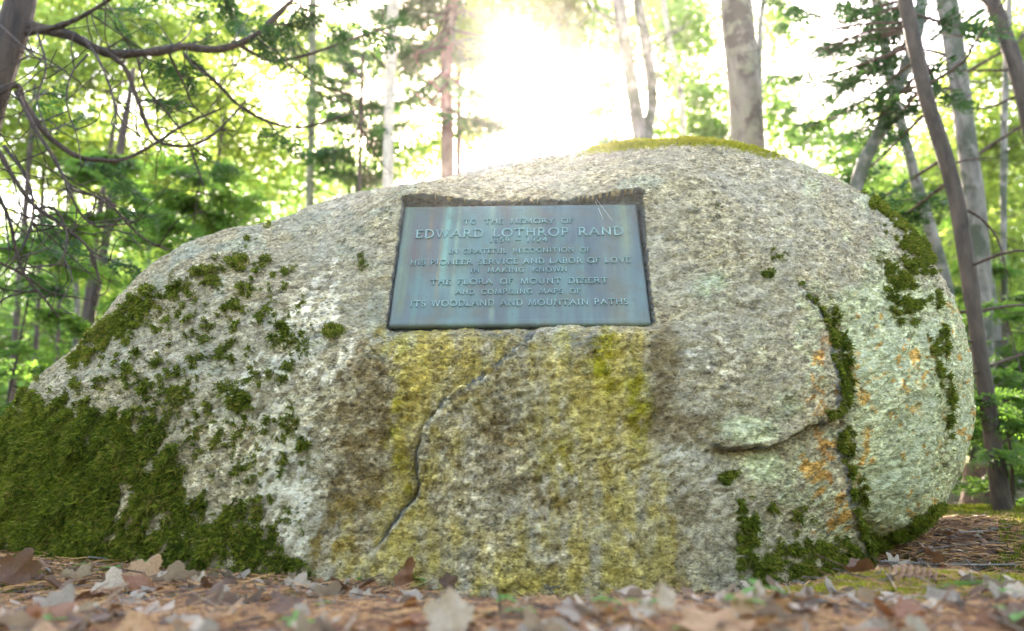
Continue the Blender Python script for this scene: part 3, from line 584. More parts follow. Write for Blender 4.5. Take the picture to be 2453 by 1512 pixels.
G = {
 'A': (.92, [[(.02, 0), (.46, 1)], [(.46, 1), (.90, 0)], [(.20, .36), (.72, .36)]], [(.04, 0), (.88, 0)]),
 'B': (.66, [[(.12, 0), (.12, 1)], [(.12, 1)]+arc(.34, .76, .22, .24, 90, -90, 7)+[(.12, .52)], [(.12, .52)]+arc(.36, .26, .27, .26, 90, -90, 7)+[(.12, 0)]], [(.08, 0), (.08, 1)]),
 'C': (.88, [arc(.5, .5, .46, .5, 40, 320, 15)], []),
 'D': (.86, [[(.12, 0), (.12, 1)], [(.12, 1), (.36, 1)]+arc(.38, .5, .44, .5, 90, -90, 11)+[(.12, 0)]], [(.08, 0), (.08, 1)]),
 'E': (.64, [[(.12, 0), (.12, 1)], [(.12, .98), (.58, .98)], [(.12, .52), (.48, .52)], [(.12, .02), (.60, .02)], [(.58, 1), (.58, .86)], [(.60, 0), (.60, .14)]], [(.08, 0), (.08, 1)]),
 'F': (.60, [[(.12, 0), (.12, 1)], [(.12, .98), (.56, .98)], [(.12, .52), (.46, .52)], [(.56, 1), (.56, .86)]], [(.12, 0), (.08, 1)]),
 'G': (.94, [arc(.5, .5, .46, .5, 45, 300, 15)+[(.82, .12), (.82, .44)], [(.64, .44), (.92, .44)]], []),
 'H': (.92, [[(.14, 0), (.14, 1)], [(.78, 0), (.78, 1)], [(.14, .52), (.78, .52)]], [(.14, 0), (.14, 1), (.78, 0), (.78, 1)]),
 'I': (.34, [[(.17, 0), (.17, 1)]], [(.17, 0), (.17, 1)]),
 'K': (.86, [[(.14, 0), (.14, 1)], [(.76, 1), (.18, .46)], [(.32, .60), (.80, 0)]], [(.14, 0), (.14, 1), (.74, 1), (.80, 0)]),
 'L': (.64, [[(.12, 0), (.12, 1)], [(.12, .02), (.60, .02)], [(.60, 0), (.60, .16)]], [(.12, 1), (.08, 0)]),
 'M': (1.10, [[(.10, 0), (.18, 1)], [(.18, 1), (.55, .08)], [(.55, .08), (.92, 1)], [(.92, 1), (1.0, 0)]], [(.10, 0), (1.0, 0), (.14, 1), (.96, 1)]),
 'N': (.96, [[(.14, 0), (.14, 1)], [(.14, 1), (.82, 0)], [(.82, 0), (.82, 1)]], [(.14, 0), (.10, 1), (.82, 1)]),
 'O': (1.0, [arc(.5, .5, .46, .5, 0, 360, 22)], []),
 'P': (.66, [[(.12, 0), (.12, 1)], [(.12, 1), (.32, 1)]+arc(.34, .73, .25, .27, 90, -90, 8)+[(.12, .46)]], [(.12, 0), (.08, 1)]),
 'R': (.82, [[(.12, 0), (.12, 1)], [(.12, 1), (.32, 1)]+arc(.34, .74, .24, .26, 90, -90, 8)+[(.12, .48)], [(.36, .48), (.80, 0)]], [(.12, 0), (.08, 1), (.80, 0)]),
 'S': (.60, [arc(.31, .75, .21, .24, 30, 270, 9)+arc(.31, .27, .23, .26, 90, -150, 9)], []),
 'T': (.84, [[(.42, 0), (.42, 1)], [(.06, .98), (.78, .98)], [(.06, 1), (.06, .84)], [(.78, 1), (.78, .84)]], [(.42, 0)]),
 'U': (.90, [[(.14, 1), (.14, .34)]+arc(.45, .34, .31, .34, 180, 360, 9)+[(.76, 1)]], [(.14, 1), (.76, 1)]),
 'V': (.88, [[(.04, 1), (.44, 0)], [(.44, 0), (.84, 1)]], [(.06, 1), (.82, 1)]),
 'W': (1.24, [[(.04, 1), (.34, 0)], [(.34, 0), (.62, 1)], [(.62, 1), (.90, 0)], [(.90, 0), (1.20, 1)]], [(.06, 1), (.62, 1), (1.18, 1)]),
 'Y': (.84, [[(.04, 1), (.42, .48)], [(.80, 1), (.42, .48)], [(.42, .48), (.42, 0)]], [(.06, 1), (.78, 1), (.42, 0)]),
 '1': (.40, [[(.20, 0), (.20, 1)], [(.20, 1), (.08, .88)]], [(.20, 0)]),
 '2': (.62, [arc(.30, .72, .22, .28, 165, -35, 8)+[(.06, .02)], [(.06, .03), (.58, .03)]], []),
 '4': (.68, [[(.46, 0), (.46, 1)], [(.46, 1), (.04, .30)], [(.04, .30), (.64, .30)]], []),
 '5': (.58, [[(.52, .98), (.18, .98)], [(.18, .98), (.14, .58)]+arc(.28, .32, .24, .30, 110, -140, 10)], []),
 '8': (.60, [arc(.30, .76, .19, .23, 0, 360, 14), arc(.30, .27, .24, .27, 0, 360, 14)], []),
 '9': (.62, [arc(.30, .70, .23, .28, 0, 360, 14), [(.53, .70), (.48, .34), (.18, 0)]], []),
 '-': (.95, [[(.10, .42), (.85, .42)]], []),
}
def ribbon(acc, pts, w_, z):
    pts = np.array(pts, float); T = np.gradient(pts, axis=0); T /= np.linalg.norm(T, axis=1)[:, None]+1e-9; Nr = np.stack([-T[:, 1], T[:, 0]], 1)
    m = len(pts); l, r = pts+Nr*w_/2, pts-Nr*w_/2; ch = w_*.22
    def lvl(a, h): return np.stack([a[:, 0], np.full(m, -h), a[:, 1]], 1)
    V = np.concatenate([lvl(l, -.0012), lvl(l-Nr*ch*.4, z*.75), lvl(l-Nr*ch, z), lvl(r+Nr*ch, z), lvl(r+Nr*ch*.4, z*.75), lvl(r, -.0012)])
    F = [[q*m+a, q*m+a+1, (q+1)*m+a+1, (q+1)*m+a] for q in range(5) for a in range(m-1)]
    F += [[0, m, 2*m, 3*m], [0, 3*m, 4*m, 5*m], [m-1, 2*m-1, 3*m-1, 4*m-1], [m-1, 4*m-1, 5*m-1, 6*m-1]]
    acc.add(V, F)
LINES = [("TO THE MEMORY OF", 757, 258, 1660, 235, 37, .95), ("EDWARD LOTHROP RAND", 362, 378, 2065, 325, 62, .75), ("1859 - 1924", 968, 405, 1445, 390, 36, .5), ("IN GRATEFUL RECOGNITION OF", 632, 502, 1792, 468, 34, .9),
 ("HIS PIONEER SERVICE AND LABOR OF LOVE", 312, 602, 2120, 550, 41, .6), ("IN MAKING KNOWN", 806, 655, 1600, 632, 36, 1.2), ("THE FLORA OF MOUNT DESERT", 475, 760, 1930, 720, 42, .85), ("AND COMPILING MAPS OF", 680, 835, 1705, 808, 37, .9), ("ITS WOODLAND AND MOUNTAIN PATHS", 303, 942, 2095, 893, 46, .65)]
Hm = np.stack([PA, PB, PO-CAM], 1)
def p2st(cx, cy):
    U = 1400 + cx*1120/2453; Vv = 720 + cy*1120/2453; r = RGT*((U*1024/3840-512)/FPX)+UPV*((315.5-Vv*1024/3840)/FPX)+FWD
    q = np.linalg.solve(Hm, r); return np.array([q[0]/q[2]*pw, q[1]/q[2]*ph])
for txt, xl, yl, xr, yr, cap, gap in LINES:
    a, b = p2st(xl, yl), p2st(xr, yr); tp = p2st(xl, yl-cap); h = abs(tp[1]-a[1])
    words = txt.split(); ls = .20
    wd = sum(sum(G[ch][0] for ch in wo) + ls*(len(wo)-1) for wo in words) + (gap+ls)*(len(words)-1)
    sc = np.linalg.norm(b-a)/wd; d_ = (b-a)/np.linalg.norm(b-a); up_ = np.array([-d_[1], d_[0]])
    acc = Acc(); x = 0; kz = 0
    for wo in words:
        for ch in wo:
            gw, sts, ser = G[ch]
            for q, s_ in enumerate(sts):
                pts = [tuple(a + d_*(x+px_)*sc + up_*py_*h) for px_, py_ in s_]
                vert = len(s_) == 2 and abs(s_[0][0]-s_[1][0]) < .2
                ribbon(acc, pts, h*(.145 if vert or len(s_) > 4 else .12), .0032 + q*.00008)
            for (px_, py_) in ser:
                yy = .03 if py_ < .5 else .97
                ribbon(acc, [tuple(a + d_*(x+px_-.13)*sc + up_*yy*h), tuple(a + d_*(x+px_+.13)*sc + up_*yy*h)], h*.065, .0029)
            x += gw + ls
        x += gap
    lo = accob('inscription_line', acc, lm, plq, smooth=False)
    lo['kind'] = 'stuff'; lo['label'] = 'raised line of lettering reading ' + txt.replace(' - ', ' to ')

# ------------------------------------------------------------------ trees
def needles(acc, O, X_, L, rs, curl=.25):
    """flat conifer sprays: O origins, X_ directions, L lengths"""
    m = len(O); X_ = X_/np.linalg.norm(X_, axis=1)[:, None]
    up = np.tile([0, 0, 1.], (m, 1)) + rs.normal(0, .35, (m, 3)); S = np.cross(up, X_); S /= np.linalg.norm(S, axis=1)[:, None]; U = np.cross(X_, S)
    tm = []
    for k in range(9):
        s = (k+.6)/9.
        for sd_ in (-1, 1):
            ln = .46*(1-s)+.10
            for j in range(3):
                q = (j+.5)/3; tm.append((s+q*ln*.55, sd_*q*ln*.75, -.10*q*ln, .62+.1*j, sd_*.78, ln/3*1.25))
        tm.append((s, 0, 0, 1, 0, .13))
    tm = np.array(tm); k = len(tm)
    jit = rs.normal(0, .02, (m, k, 3)); lx = tm[None, :, 0]+jit[..., 0]; ly = tm[None, :, 1]+jit[..., 1]; lz = tm[None, :, 2]-curl*lx**2+jit[..., 2]
    Lk = L[:, None]
    C = O[:, None]+(X_[:, None]*lx[..., None]+S[:, None]*ly[..., None]+U[:, None]*lz[..., None])*Lk[..., None]
    dx, dy = tm[None, :, 3:4], tm[None, :, 4:5]; D = X_[:, None]*dx+S[:, None]*dy + rs.normal(0, .18, (m, k, 3)); D /= np.linalg.norm(D, axis=2)[..., None]
    W = np.cross(D, U[:, None]+rs.normal(0, .4, (m, k, 3))); W /= np.linalg.norm(W, axis=2)[..., None]
    ll = (tm[None, :, 5]*Lk)[..., None]; ww = ll*.26
    V = np.stack([C-D*ll*.5, C+W*ww, C+D*ll*.55, C-W*ww], 2).reshape(-1, 3); q = np.arange(m*k)[:, None]*4
    acc.add(V, q+np.arange(4))
def leaves(acc, C, size, rs, flat=.5):
    m = len(C); Nr = rs.normal(0, 1, (m, 3)); Nr[:, 2] = np.abs(Nr[:, 2])+flat*2; Nr /= np.linalg.norm(Nr, axis=1)[:, None]
    D = np.cross(Nr, rs.normal(0, 1, (m, 3))); D /= np.linalg.norm(D, axis=1)[:, None]; W = np.cross(Nr, D)
    L = (size*rs.uniform(.6, 1.25, m))[:, None]
    V = np.stack([C-D*L*.5, C+W*L*.42-D*L*.08, C+D*L*.6, C-W*L*.42-D*L*.08], 1).reshape(-1, 3); q = np.arange(m)[:, None]*4
    acc.add(V, q+np.arange(4))
def clump(acc, cen, rad, k, size, rs, sub=9):
    """leaves in twiggy sub-clusters within an ellipsoid"""
    m = max(1, k//sub); D = rs.normal(0, .56, (m, 3))
    cc = np.asarray(cen)+D*np.asarray(rad); C = np.repeat(cc, sub, 0)+rs.normal(0, 1, (m*sub, 3))*size*1.5*np.array([1, 1, .45]); leaves(acc, C, size, rs)
def wpx(wd, d): return .5*wd*K/FPX*d
def ground_base(P, r):
    """continues a trunk's lower end down to the ground"""
    P = [np.array(q, float) for q in P]; d = P[0]-P[1]; d /= np.linalg.norm(d); d = d*.6+np.array([0, 0, -.8]); d /= np.linalg.norm(d)
    g = float(gh(P[0][0], P[0][1])); t = max((P[0][2]-g+.1)/max(-d[2], .3), .02); return [P[0]+d*t, P[0]+d*t*.5] + P
def trunk_tree(name, label, px, d, wd, mt, top=1.6, cat='tree', branches=4, seed=1, blen=.8, twig=None, group=None, bparts=True, thin=.55, bmin=.3):
    rs = np.random.default_rng(seed); P = [at(a, b, d + (dd[0] if dd else 0)) for a, b, *dd in px]; r = wpx(wd, d)
    P = ground_base(P, r); dr = P[-1]-P[-2]; dr /= np.linalg.norm(dr); P.append(P[-1]+dr*top)
    root = thing(name, label, cat, tuple(P[0]), group); acc = Acc()
    m = max(26, int(np.linalg.norm(P[-1]-P[0])/.07)); m = min(m, 90)
    tube(acc, P, np.array([1.35, 1.08]+[1]*(len(P)-3)+[thin]*1)*r, 14, m, .32, seed); part('trunk', acc, mt, root)
    C = catmull(P, 60)
    for b in range(branches):
        i = int(rs.uniform(bmin, .97)*59); o = C[i]; a = rs.uniform(0, 2*pi); L = blen*rs.uniform(.6, 1.3)
        dv = np.array([cos(a), sin(a)*.7, rs.uniform(-.1, .5)]); Q = [o]; 
        for s_ in range(4): dv = dv+rs.normal(0, .22, 3); Q.append(Q[-1]+dv/np.linalg.norm(dv)*L/4)
        acc = Acc(); tube(acc, Q, [r*.22, r*.05], 6, 12, 0)
        for s_ in range(5):
            j = rs.uniform(.25, 1)*3.9; o2 = Q[int(j)]+(Q[int(j)+1]-Q[int(j)])*(j % 1); d2 = dv+rs.normal(0, .9, 3); d2 /= np.linalg.norm(d2)
            tube(acc, [o2, o2+d2*L*.2+rs.normal(0, .02, 3), o2+d2*L*.4], [r*.08, r*.03], 4, 5)
        part('branch', acc, twig or mt, root)
    return root, P, C
def bough(root, acc_b, acc_n, A, B, r, rs, sag=.12, nspr=16, L=.26, spread=.9, tip=0):
    A, B = np.array(A, float), np.array(B, float); l = np.linalg.norm(B-A); m1 = (A+B)/2+np.array([0, 0, -sag*l*.6]); C = catmull([A, m1+rs.normal(0, .03*l, 3), B], 16)
    tube(acc_b, C, [r, r*.25], 6)
    t = rs.uniform(.12, 1, nspr); O = np.stack([np.interp(t, np.linspace(0, 1, 16), C[:, q]) for q in range(3)], 1)
    ax_ = (B-A)/l; sd_ = np.cross(ax_, [0, 0, 1]); sd_ /= np.linalg.norm(sd_); sgn = rs.choice([-1, 1], nspr)[:, None]
    D = ax_*rs.uniform(.35, 1, (nspr, 1)) + sd_*sgn*rs.uniform(.2, spread, (nspr, 1)) + np.array([0, 0, -.12]) + rs.normal(0, .16, (nspr, 3))
    needles(acc_n, O, D, L*rs.uniform(.6, 1.25, nspr)*(1.15-.5*t), rs)

# --- trees whose trunks can be told apart
R1, P1, C1 = trunk_tree('birch_tree', 'straight pale banded birch trunk rising just left of the plaque behind the boulder', [(929, 460), (931, 300), (936, 150), (942, 0)], 7, 29, M_pale, 2.2, branches=3, seed=5, blen=.9, twig=M_brown, bmin=.6)
R2, P2, C2 = trunk_tree('spruce_tree', 'thick reddish brown conifer trunk left of the sun glare', [(1072, 315), (1069, 200), (1074, 90), (1086, 0)], 9, 31, M_red, 2.5, branches=7, seed=6, blen=1.3, bmin=.35)
R2b, _, _ = trunk_tree('slender_tree', 'thin dim trunk standing close behind the reddish conifer trunk', [(1099, 320), (1098, 150), (1096, 0)], 11, 14, M_red, 2, branches=3, seed=7)
R3, P3, C3 = trunk_tree('maple_tree', 'grey lichen-spotted trunk, left one of the pair crossing right of the glare', [(1533, 345), (1512, 200), (1493, 80), (1482, 0)], 8, 36, M_grey, 2.2, branches=4, seed=8, blen=1.1, bmin=.4)
R3b, P3b, _ = trunk_tree('maple_tree', 'grey-brown trunk, right one of the pair crossing right of the glare', [(1552, 345), (1563, 230), (1546, 100), (1527, 0)], 8.3, 27, M_grey, 2.2, branches=4, seed=9, blen=1.0, bmin=.4)
R4, _, _ = trunk_tree('young_tree', 'very thin pale bent trunk between the trunk pair and the stout trunk', [(1640, 345), (1627, 200), (1600, 80), (1589, 0)], 9.5, 14, M_pale, 2.2, branches=3, seed=10)
R5, P5, C5 = trunk_tree('beech_tree', 'stout tan-grey blotchy trunk standing behind the mossy top of the boulder', [(1796, 380), (1785, 250), (1776, 130), (1764, 0)], 5.5, 76, M_beech, 2.0, branches=0, seed=11)
R6, _, _ = trunk_tree('slender_tree', 'thin grey trunk half hidden behind the stout blotchy trunk', [(1826, 360), (1819, 200), (1822, 60), (1829, 0)], 10, 17, M_grey, 2.0, branches=2, seed=12)
R7, _, _ = trunk_tree('leaning_tree', 'grey trunk leaning hard to the right over the right shoulder of the boulder', [(2048, 460), (2105, 320), (2152, 205), (2190, 110), (2210, 0)], 4.5, 31, M_grey, 1.0, branches=4, seed=13, blen=.6, twig=M_twigdark, bmin=.35)
R8, P8, C8 = trunk_tree('hemlock_tree', 'dark brown bare-branched hemlock trunk beside the right end of the boulder', [(2376, 1030), (2345, 830), (2312, 600), (2275, 420), (2222, 250), (2188, 100), (2168, 0)], 3.6, 37, M_brown, .9, branches=14, seed=14, blen=.75, twig=M_twigdark, thin=.8, bmin=.18)
R9, _, _ = trunk_tree('maple_tree', 'wide mossy grey trunk just right of the dark hemlock trunk', [(2352, 900), (2345, 600), (2312, 300), (2284, 100), (2266, 0)], 6, 52, M_grey, 1.6, branches=6, seed=15, twig=M_twigdark, blen=.9)
R10, _, _ = trunk_tree('slender_tree', 'thin crooked grey trunk between the boulder shoulder and the dark hemlock trunk', [(2262, 660), (2205, 470), (2160, 300), (2120, 120), (2100, 0)], 7, 26, M_grey, 1.6, branches=5, seed=16, twig=M_twigdark)
R11, _, _ = trunk_tree('slender_tree', 'pole-thin pale trunk near the right border of the woods', [(2412, 900), (2404, 600), (2406, 300), (2418, 0)], 7.5, 15, M_grey, 1.6, branches=4, seed=17, twig=M_twigdark)
R12, _, _ = trunk_tree('hemlock_tree', 'shaded brown trunk cut by the top right corner, full of bare twigs', [(2560, 900), (2520, 560), (2460, 260), (2400, 60), (2375, 0)], 5.2, 38, M_brown, 1.2, branches=14, seed=18, twig=M_twigdark, blen=1.0)
R13, _, _ = trunk_tree('mossy_tree', 'short-looking olive green mossy trunk left of the birch', [(741, 520), (743, 400), (747, 250), (750, 0)], 9, 20, M_olive, 2, branches=5, seed=19)
R14, P14, C14 = trunk_tree('fir_sapling', 'thin dark fir sapling with drooping sprays just left of the birch', [(861, 480), (862, 380), (866, 250)], 7, 9, M_brown, .8, branches=0, seed=20)
R15, _, _ = trunk_tree('slender_tree', 'brown trunk leaning right, just above the left slope of the boulder', [(205, 820), (228, 700), (252, 580), (275, 440)], 6.5, 21, M_brown, 1.2, branches=7, seed=21, blen=1)
for q, (a, wd, lb) in enumerate(((22, 16, 'dim brown trunk at the left border, low in the shaded woods'), (70, 11, 'dim thin trunk second from the left border in the shaded woods'), (118, 9, 'dim thin trunk third from the left border in the shaded woods'), (160, 14, 'dim grey trunk nearest the boulder slope in the shaded left woods'))):
    trunk_tree('shaded_tree', lb, [(a, 1050), (a+15+q*3, 800), (a+34-q*6, 560)], 8.5+q*.7, wd, M_brown if q < 3 else M_grey, 2, branches=5, seed=30+q, blen=1, group='thin trunks in the shade left of the boulder')

# conifer boughs
def conifer(root, specs, mt_n, mt_b, seed, r=.012, L=.26, n_=16, sag=.12):
    rs = np.random.default_rng(seed); an = Acc()
    for A, B in specs:
        ab = Acc(); bough(root, ab, an, A, B, r, rs, sag, n_, L); part('branch', ab, mt_b, root)
    part('foliage', an, mt_n, root, kind='stuff', smooth=False)
rs = np.random.default_rng(77)
def fan(src, tg, d0, dj=.6):
    o = []
    for (a, b, c, e) in tg: o.append((at(a, b, d0), at(c, e, d0+rs.uniform(.9, 1.2+2*dj))))
    return o
conifer(R8, fan(None, [(2185, 60, 1890, 60), (2190, 90, 1960, 190), (2190, 110, 1850, 180), (2170, 0, 1930, -60), (2200, 140, 1900, 300), (2205, 170, 2010, 330), (2180, 40, 2020, 20), (2175, 10, 1840, -10), (2210, 200, 1990, 260), (2230, 260, 1900, 400),
   (2190, 80, 2080, 130), (2180, 30, 2350, 60), (2190, 100, 2330, 250), (2215, 200, 2100, 300), (2175, 0, 2090, 60), (2185, 70, 1980, 110), (2260, 380, 2010, 480), (2280, 430, 2120, 520), (2190, 90, 1870, 260), (2170, -20, 2000, -80)], 3.9, .9), L_hemlock, M_twigdark, 5, .011, .24, 17)
conifer(R2, fan(None, [(1075, 60, 860, 120), (1075, 30, 900, 20), (1075, 80, 960, 170), (1085, -10, 1000, -40), (1070, 110, 800, 60), (1072, 200, 890, 300), (1070, 160, 950, 250), 
   (1085, -40, 830, -10), (1078, 40, 1010, 110), (1080, 20, 940, 80), (1072, 180, 1170, 230), (1070, 260, 1190, 300), (1075, 60, 1140, 120), (1085, -30, 980, 30)], 8.5, 1.2), L_hemlock, M_brown, 6, .022, .50, 18)
conifer(R14, fan(None, [(862, 300, 770, 350), (862, 310, 940, 350), (862, 360, 800, 410), (862, 380, 910, 420), (864, 270, 790, 270), (864, 250, 920, 290), (866, 230, 800, 200), (866, 220, 910, 210), (862, 340, 745, 385), (866, 200, 760, 150), (867, 190, 850, 90), (866, 210, 740, 240), (866, 180, 800, 100)], 6.9, .5), L_hemlock, M_brown, 7, .010, .36, 16)
conifer(R3, fan(None, [(1510, 200, 1400, 130), (1512, 230, 1420, 260), (1500, 120, 1380, 40), (1520, 260, 1430, 330), (1500, 100, 1620, 200), (1530, 330, 1420, 300), (1495, 60, 1400, -10), (1515, 240, 1600, 300)], 8, .8), L_spruce, M_brown, 8, .014, .42, 10)
conifer(R10, fan(None, [(2205, 470, 2060, 420), (2170, 320, 1960, 380), (2150, 260, 2020, 300), (2230, 560, 2120, 560), (2160, 280, 1900, 330), (2190, 420, 2260, 520), (2120, 100, 1900, 120)], 6.8, .7), L_spruce, M_twigdark, 9, .010, .34, 10)

# --- the old cedar at the left edge: its trunk and the limbs that sweep over the upper left
ced = thing('cedar_tree', 'old dark cedar trunk at the left edge with long crooked limbs over the upper left', 'tree', tuple(at(-60, 1300, 3.2)))
CD = 3.2; acc = Acc()
tube(acc, [at(-120, 1500, CD), at(-90, 1000, CD), at(-70, 600, CD), at(-40, 330, CD), at(0, 180, CD), at(40, 50, CD), at(70, -120, CD), at(90, -400, CD)], np.array([74, 62, 58, 56, 58, 62, 52, 40])*.5*2*K/FPX*CD*.62, 20, 70, .2, 3); part('trunk', acc, M_cedar, ced)
LB = [([(40, 60), (130, 75), (190, 95), (250, 125), (330, 128), (400, 120), (440, 112), (520, 118), (590, 96), (640, 60), (700, 0)], 3.2, 3.5, 38, 14),
 ([(250, 120), (300, 165), (330, 240), (370, 330), (440, 350), (500, 330), (545, 290), (590, 240)], 3.25, 3.6, 15, 6),
 ([(-20, 230), (40, 205), (60, 250), (110, 320), (180, 372), (250, 384), (300, 380), (370, 345), (440, 300), (530, 260)], 3.1, 3.5, 24, 7),
 ([(40, 220), (80, 300), (130, 380), (170, 450), (230, 470), (270, 500)], 3.15, 3.0, 15, 6), ([(440, 130), (520, 200), (570, 250), (640, 290), (720, 305), (800, 285), (860, 260)], 3.5, 3.9, 13, 5),
 ([(330, 140), (350, 210), (400, 270), (450, 340), (480, 420)], 3.4, 3.6, 9, 4), ([(200, 90), (240, 150), (270, 230), (280, 300)], 3.2, 2.9, 10, 4), ([(400, 120), (440, 200), (470, 260), (560, 330)], 3.4, 3.7, 9, 4),
 ([(60, 80), (150, 60), (230, 20), (300, -30)], 3.2, 3.0, 22, 8), ([(560, 100), (650, 145), (740, 130), (840, 95), (950, 60)], 3.6, 4.1, 14, 6), ([(250, 470), (330, 560), (400, 600)], 3.1, 3.3, 8, 4),
 ([(-20, 330), (30, 420), (80, 490), (150, 540), (215, 600), (240, 680)], 3.1, 3.2, 15, 6), ([(10, 350), (60, 420), (80, 500), (60, 580), (20, 640)], 3.0, 2.9, 11, 5), ([(-30, 420), (20, 520), (50, 640), (110, 720), (140, 760)], 3.0, 3.2, 12, 5),
 ([(80, 500), (130, 500), (160, 560), (150, 640)], 3.1, 3.0, 8, 4), ([(160, 450), (200, 520), (250, 545), (300, 520)], 3.1, 3.2, 8, 4), ([(210, 130), (170, 180), (160, 250), (185, 330), (195, 400)], 3.1, 2.9, 7, 3), ([(90, 80), (110, 160), (90, 240), (120, 330)], 3.0, 2.8, 8, 4),
 ([(620, 80), (700, 160), (760, 200), (850, 230)], 3.6, 4.0, 8, 4), ([(0, 60), (90, 140), (160, 170)], 3.0, 2.8, 7, 3), ([(-20, 620), (60, 660), (120, 700), (230, 720)], 3.1, 3.4, 9, 4)]
rs = np.random.default_rng(5); an = Acc(); tw = Acc()
for pts, d0, d1, w0, w1 in LB:
    m = len(pts); P_ = [at(a, b, d0+(d1-d0)*q/(m-1)) for q, (a, b) in enumerate(pts)]; acc = Acc()
    tube(acc, P_, [wpx(w0, d0)*.85, wpx(w1, d1)*.85], 9, m*7, .45, int(rs.integers(99))); part('branch', acc, M_cedar, ced); C = catmull(P_, 50)
    for q in range(9 if w0 > 10 else 5):                                     # fine dead twigs
        i = int(rs.uniform(8, 49)); dv = rs.normal(0, 1, 3)*np.array([1, .7, 1]); dv[2] -= .3; Q = [C[i]]
        for s_ in range(4): dv = dv/np.linalg.norm(dv)+rs.normal(0, .35, 3); Q.append(Q[-1]+dv*rs.uniform(.04, .12))
        tube(tw, Q, [.0042, .0015], 4, 9)
part('twigs', tw, M_cedar, ced, kind='stuff')
specs = [((640, 60), (800, 30)), ((590, 96), (760, 160)), ((440, 112), (560, 40)), ((520, 118), (660, 70)), ((690, 10), (880, -20)), ((400, 120), (470, 20)), ((700, 0), (820, 90)), ((330, 128), (420, 170)), ((440, 118), (450, 190)), ((230, 20), (380, 10)), ((300, -30), (460, -10)),
         ((560, 100), (620, 10)), ((250, 120), (350, 60)), ((840, 95), (960, 30)), ((660, 40), (700, 120)), ((520, -60), (560, 60)), ((900, 70), (1000, 90)), ((110, 320), (230, 260)), ((180, 372), (300, 420)), ((330, 240), (450, 250)), ((80, 490), (180, 600)), ((215, 600), (330, 640)), ((230, 470), (380, 520)), ((20, 520), (120, 600)), ((450, 340), (560, 400)), ((640, 290), (720, 380)), ((50, 640), (160, 700)), ((60, 250), (150, 180)), ((250, 384), (330, 470))]
for (a, b) in specs:
    ab = Acc(); bough(ced, ab, an, at(*a, 3.5), at(*b, 3.5+rs.uniform(-.2, .8)), .006, rs, .06, 9, .17); part('branch', ab, M_cedar, ced)
part('foliage', an, L_hemlock, ced, kind='stuff', smooth=False)

# low saplings and boughs, left and right of the boulder
def sapling(name, label, u0, v0, d, h, spreadm, nb, mt, seed, L=.24, group=None, cat='sapling', n_=12, r=.012):
    rs = np.random.default_rng(seed); b = at(u0, v0, d); g = float(gh(b[0], b[1])); root = thing(name, label, cat, (b[0], b[1], g), group); acc = Acc()
    top = np.array([b[0]+rs.normal(0, .08), b[1], g+h]); tube(acc, [np.array([b[0], b[1], g-.05]), (np.array([b[0], b[1], g])+top)/2+rs.normal(0, .04, 3), top], [r, r*.2], 8, 16, .15); part('trunk', acc, M_brown, root)
    an = Acc(); C = catmull([[b[0], b[1], g], top], 20)
    for q in range(nb):
        t = rs.uniform(.12, .98); o = C[int(t*19)]; a = q*2.4+rs.uniform(-.3, .3); l = spreadm*(1.08-t)*rs.uniform(.7, 1.15)+.06
        ab = Acc(); bough(root, ab, an, o, o+np.array([cos(a)*l, sin(a)*l, rs.uniform(-.08, .12)*l*2]), r*.4, rs, .10, n_, L); part('branch', ab, M_brown, root)
    part('foliage', an, mt, root, kind='stuff', smooth=False); return root
sapling('spruce_sapling', 'bushy green spruce sapling above the left shoulder of the boulder, below the birch', 690, 700, 5.6, 2.35, 1.2, 22, L_spruce, 41, .30)
sapling('spruce_sapling', 'wide fresh green conifer filling the gap over the left slope of the boulder', 430, 900, 5.0, 2.6, 1.35, 28, L_spruce, 42, .28)
sapling('spruce_sapling', 'tall green conifer sapling low behind the crooked cedar limbs', 200, 900, 5.6, 2.9, 1.4, 28, L_spruce, 43, .30)
sapling('spruce_sapling', 'shaded conifer sapling hard against the left border', 10, 900, 4.6, 2.0, .9, 22, L_spruce, 44, .26)
sapling('spruce_sapling', 'tall airy conifer between the cedar limbs and the birch', 560, 700, 8.0, 3.3, 1.5, 24, L_spruce, 45, .42)
sapling('spruce_sapling', 'low bright green sapling touching the right base of the boulder', 2420, 1200, 3.7, .62, .42, 16, L_spruce, 46, .16)
sapling('spruce_sapling', 'green sapling right of the dark hemlock trunk at mid height', 2470, 1100, 4.6, 1.35, .7, 20, L_spruce, 47, .22)
sapling('spruce_sapling', 'small sapling between the boulder and the mossy stump', 2330, 1180, 5.2, .7, .5, 14, L_spruce, 48, .18)
sapling('spruce_sapling', 'taller sapling behind the mossy grey trunk at the right', 2400, 1100, 7.5, 2.8, 1.1, 22, L_spruce, 49, .36)
sapling('spruce_sapling', 'conifer sapling peeking over the sunken right shoulder of the boulder', 2140, 900, 6.6, 2.2, .9, 20, L_spruce, 50, .32)
sapling('spruce_sapling', 'slight sapling just right of the birch above the plaque', 1050, 700, 8.5, 3.0, .9, 18, L_spruce, 51, .34)
# mossy stump
b = at(2345, 1110, 4.3); g = float(gh(b[0], b[1])); acc = Acc()
tube(acc, [(b[0], b[1], g-.05), (b[0], b[1], g+.08), (b[0]+.01, b[1], g+.24)], [.13, .09, .08], 16, 14, .4, 4); st = accob('tree_stump', acc, bark('stump_wood', (.04, .022, .012), (.16, .09, .05), 20, .4, moss=(.06, .10, .015)), loc=(b[0], b[1], g)); tag(st, 'small rotten brown stump with moss near the right end of the boulder', 'stump')

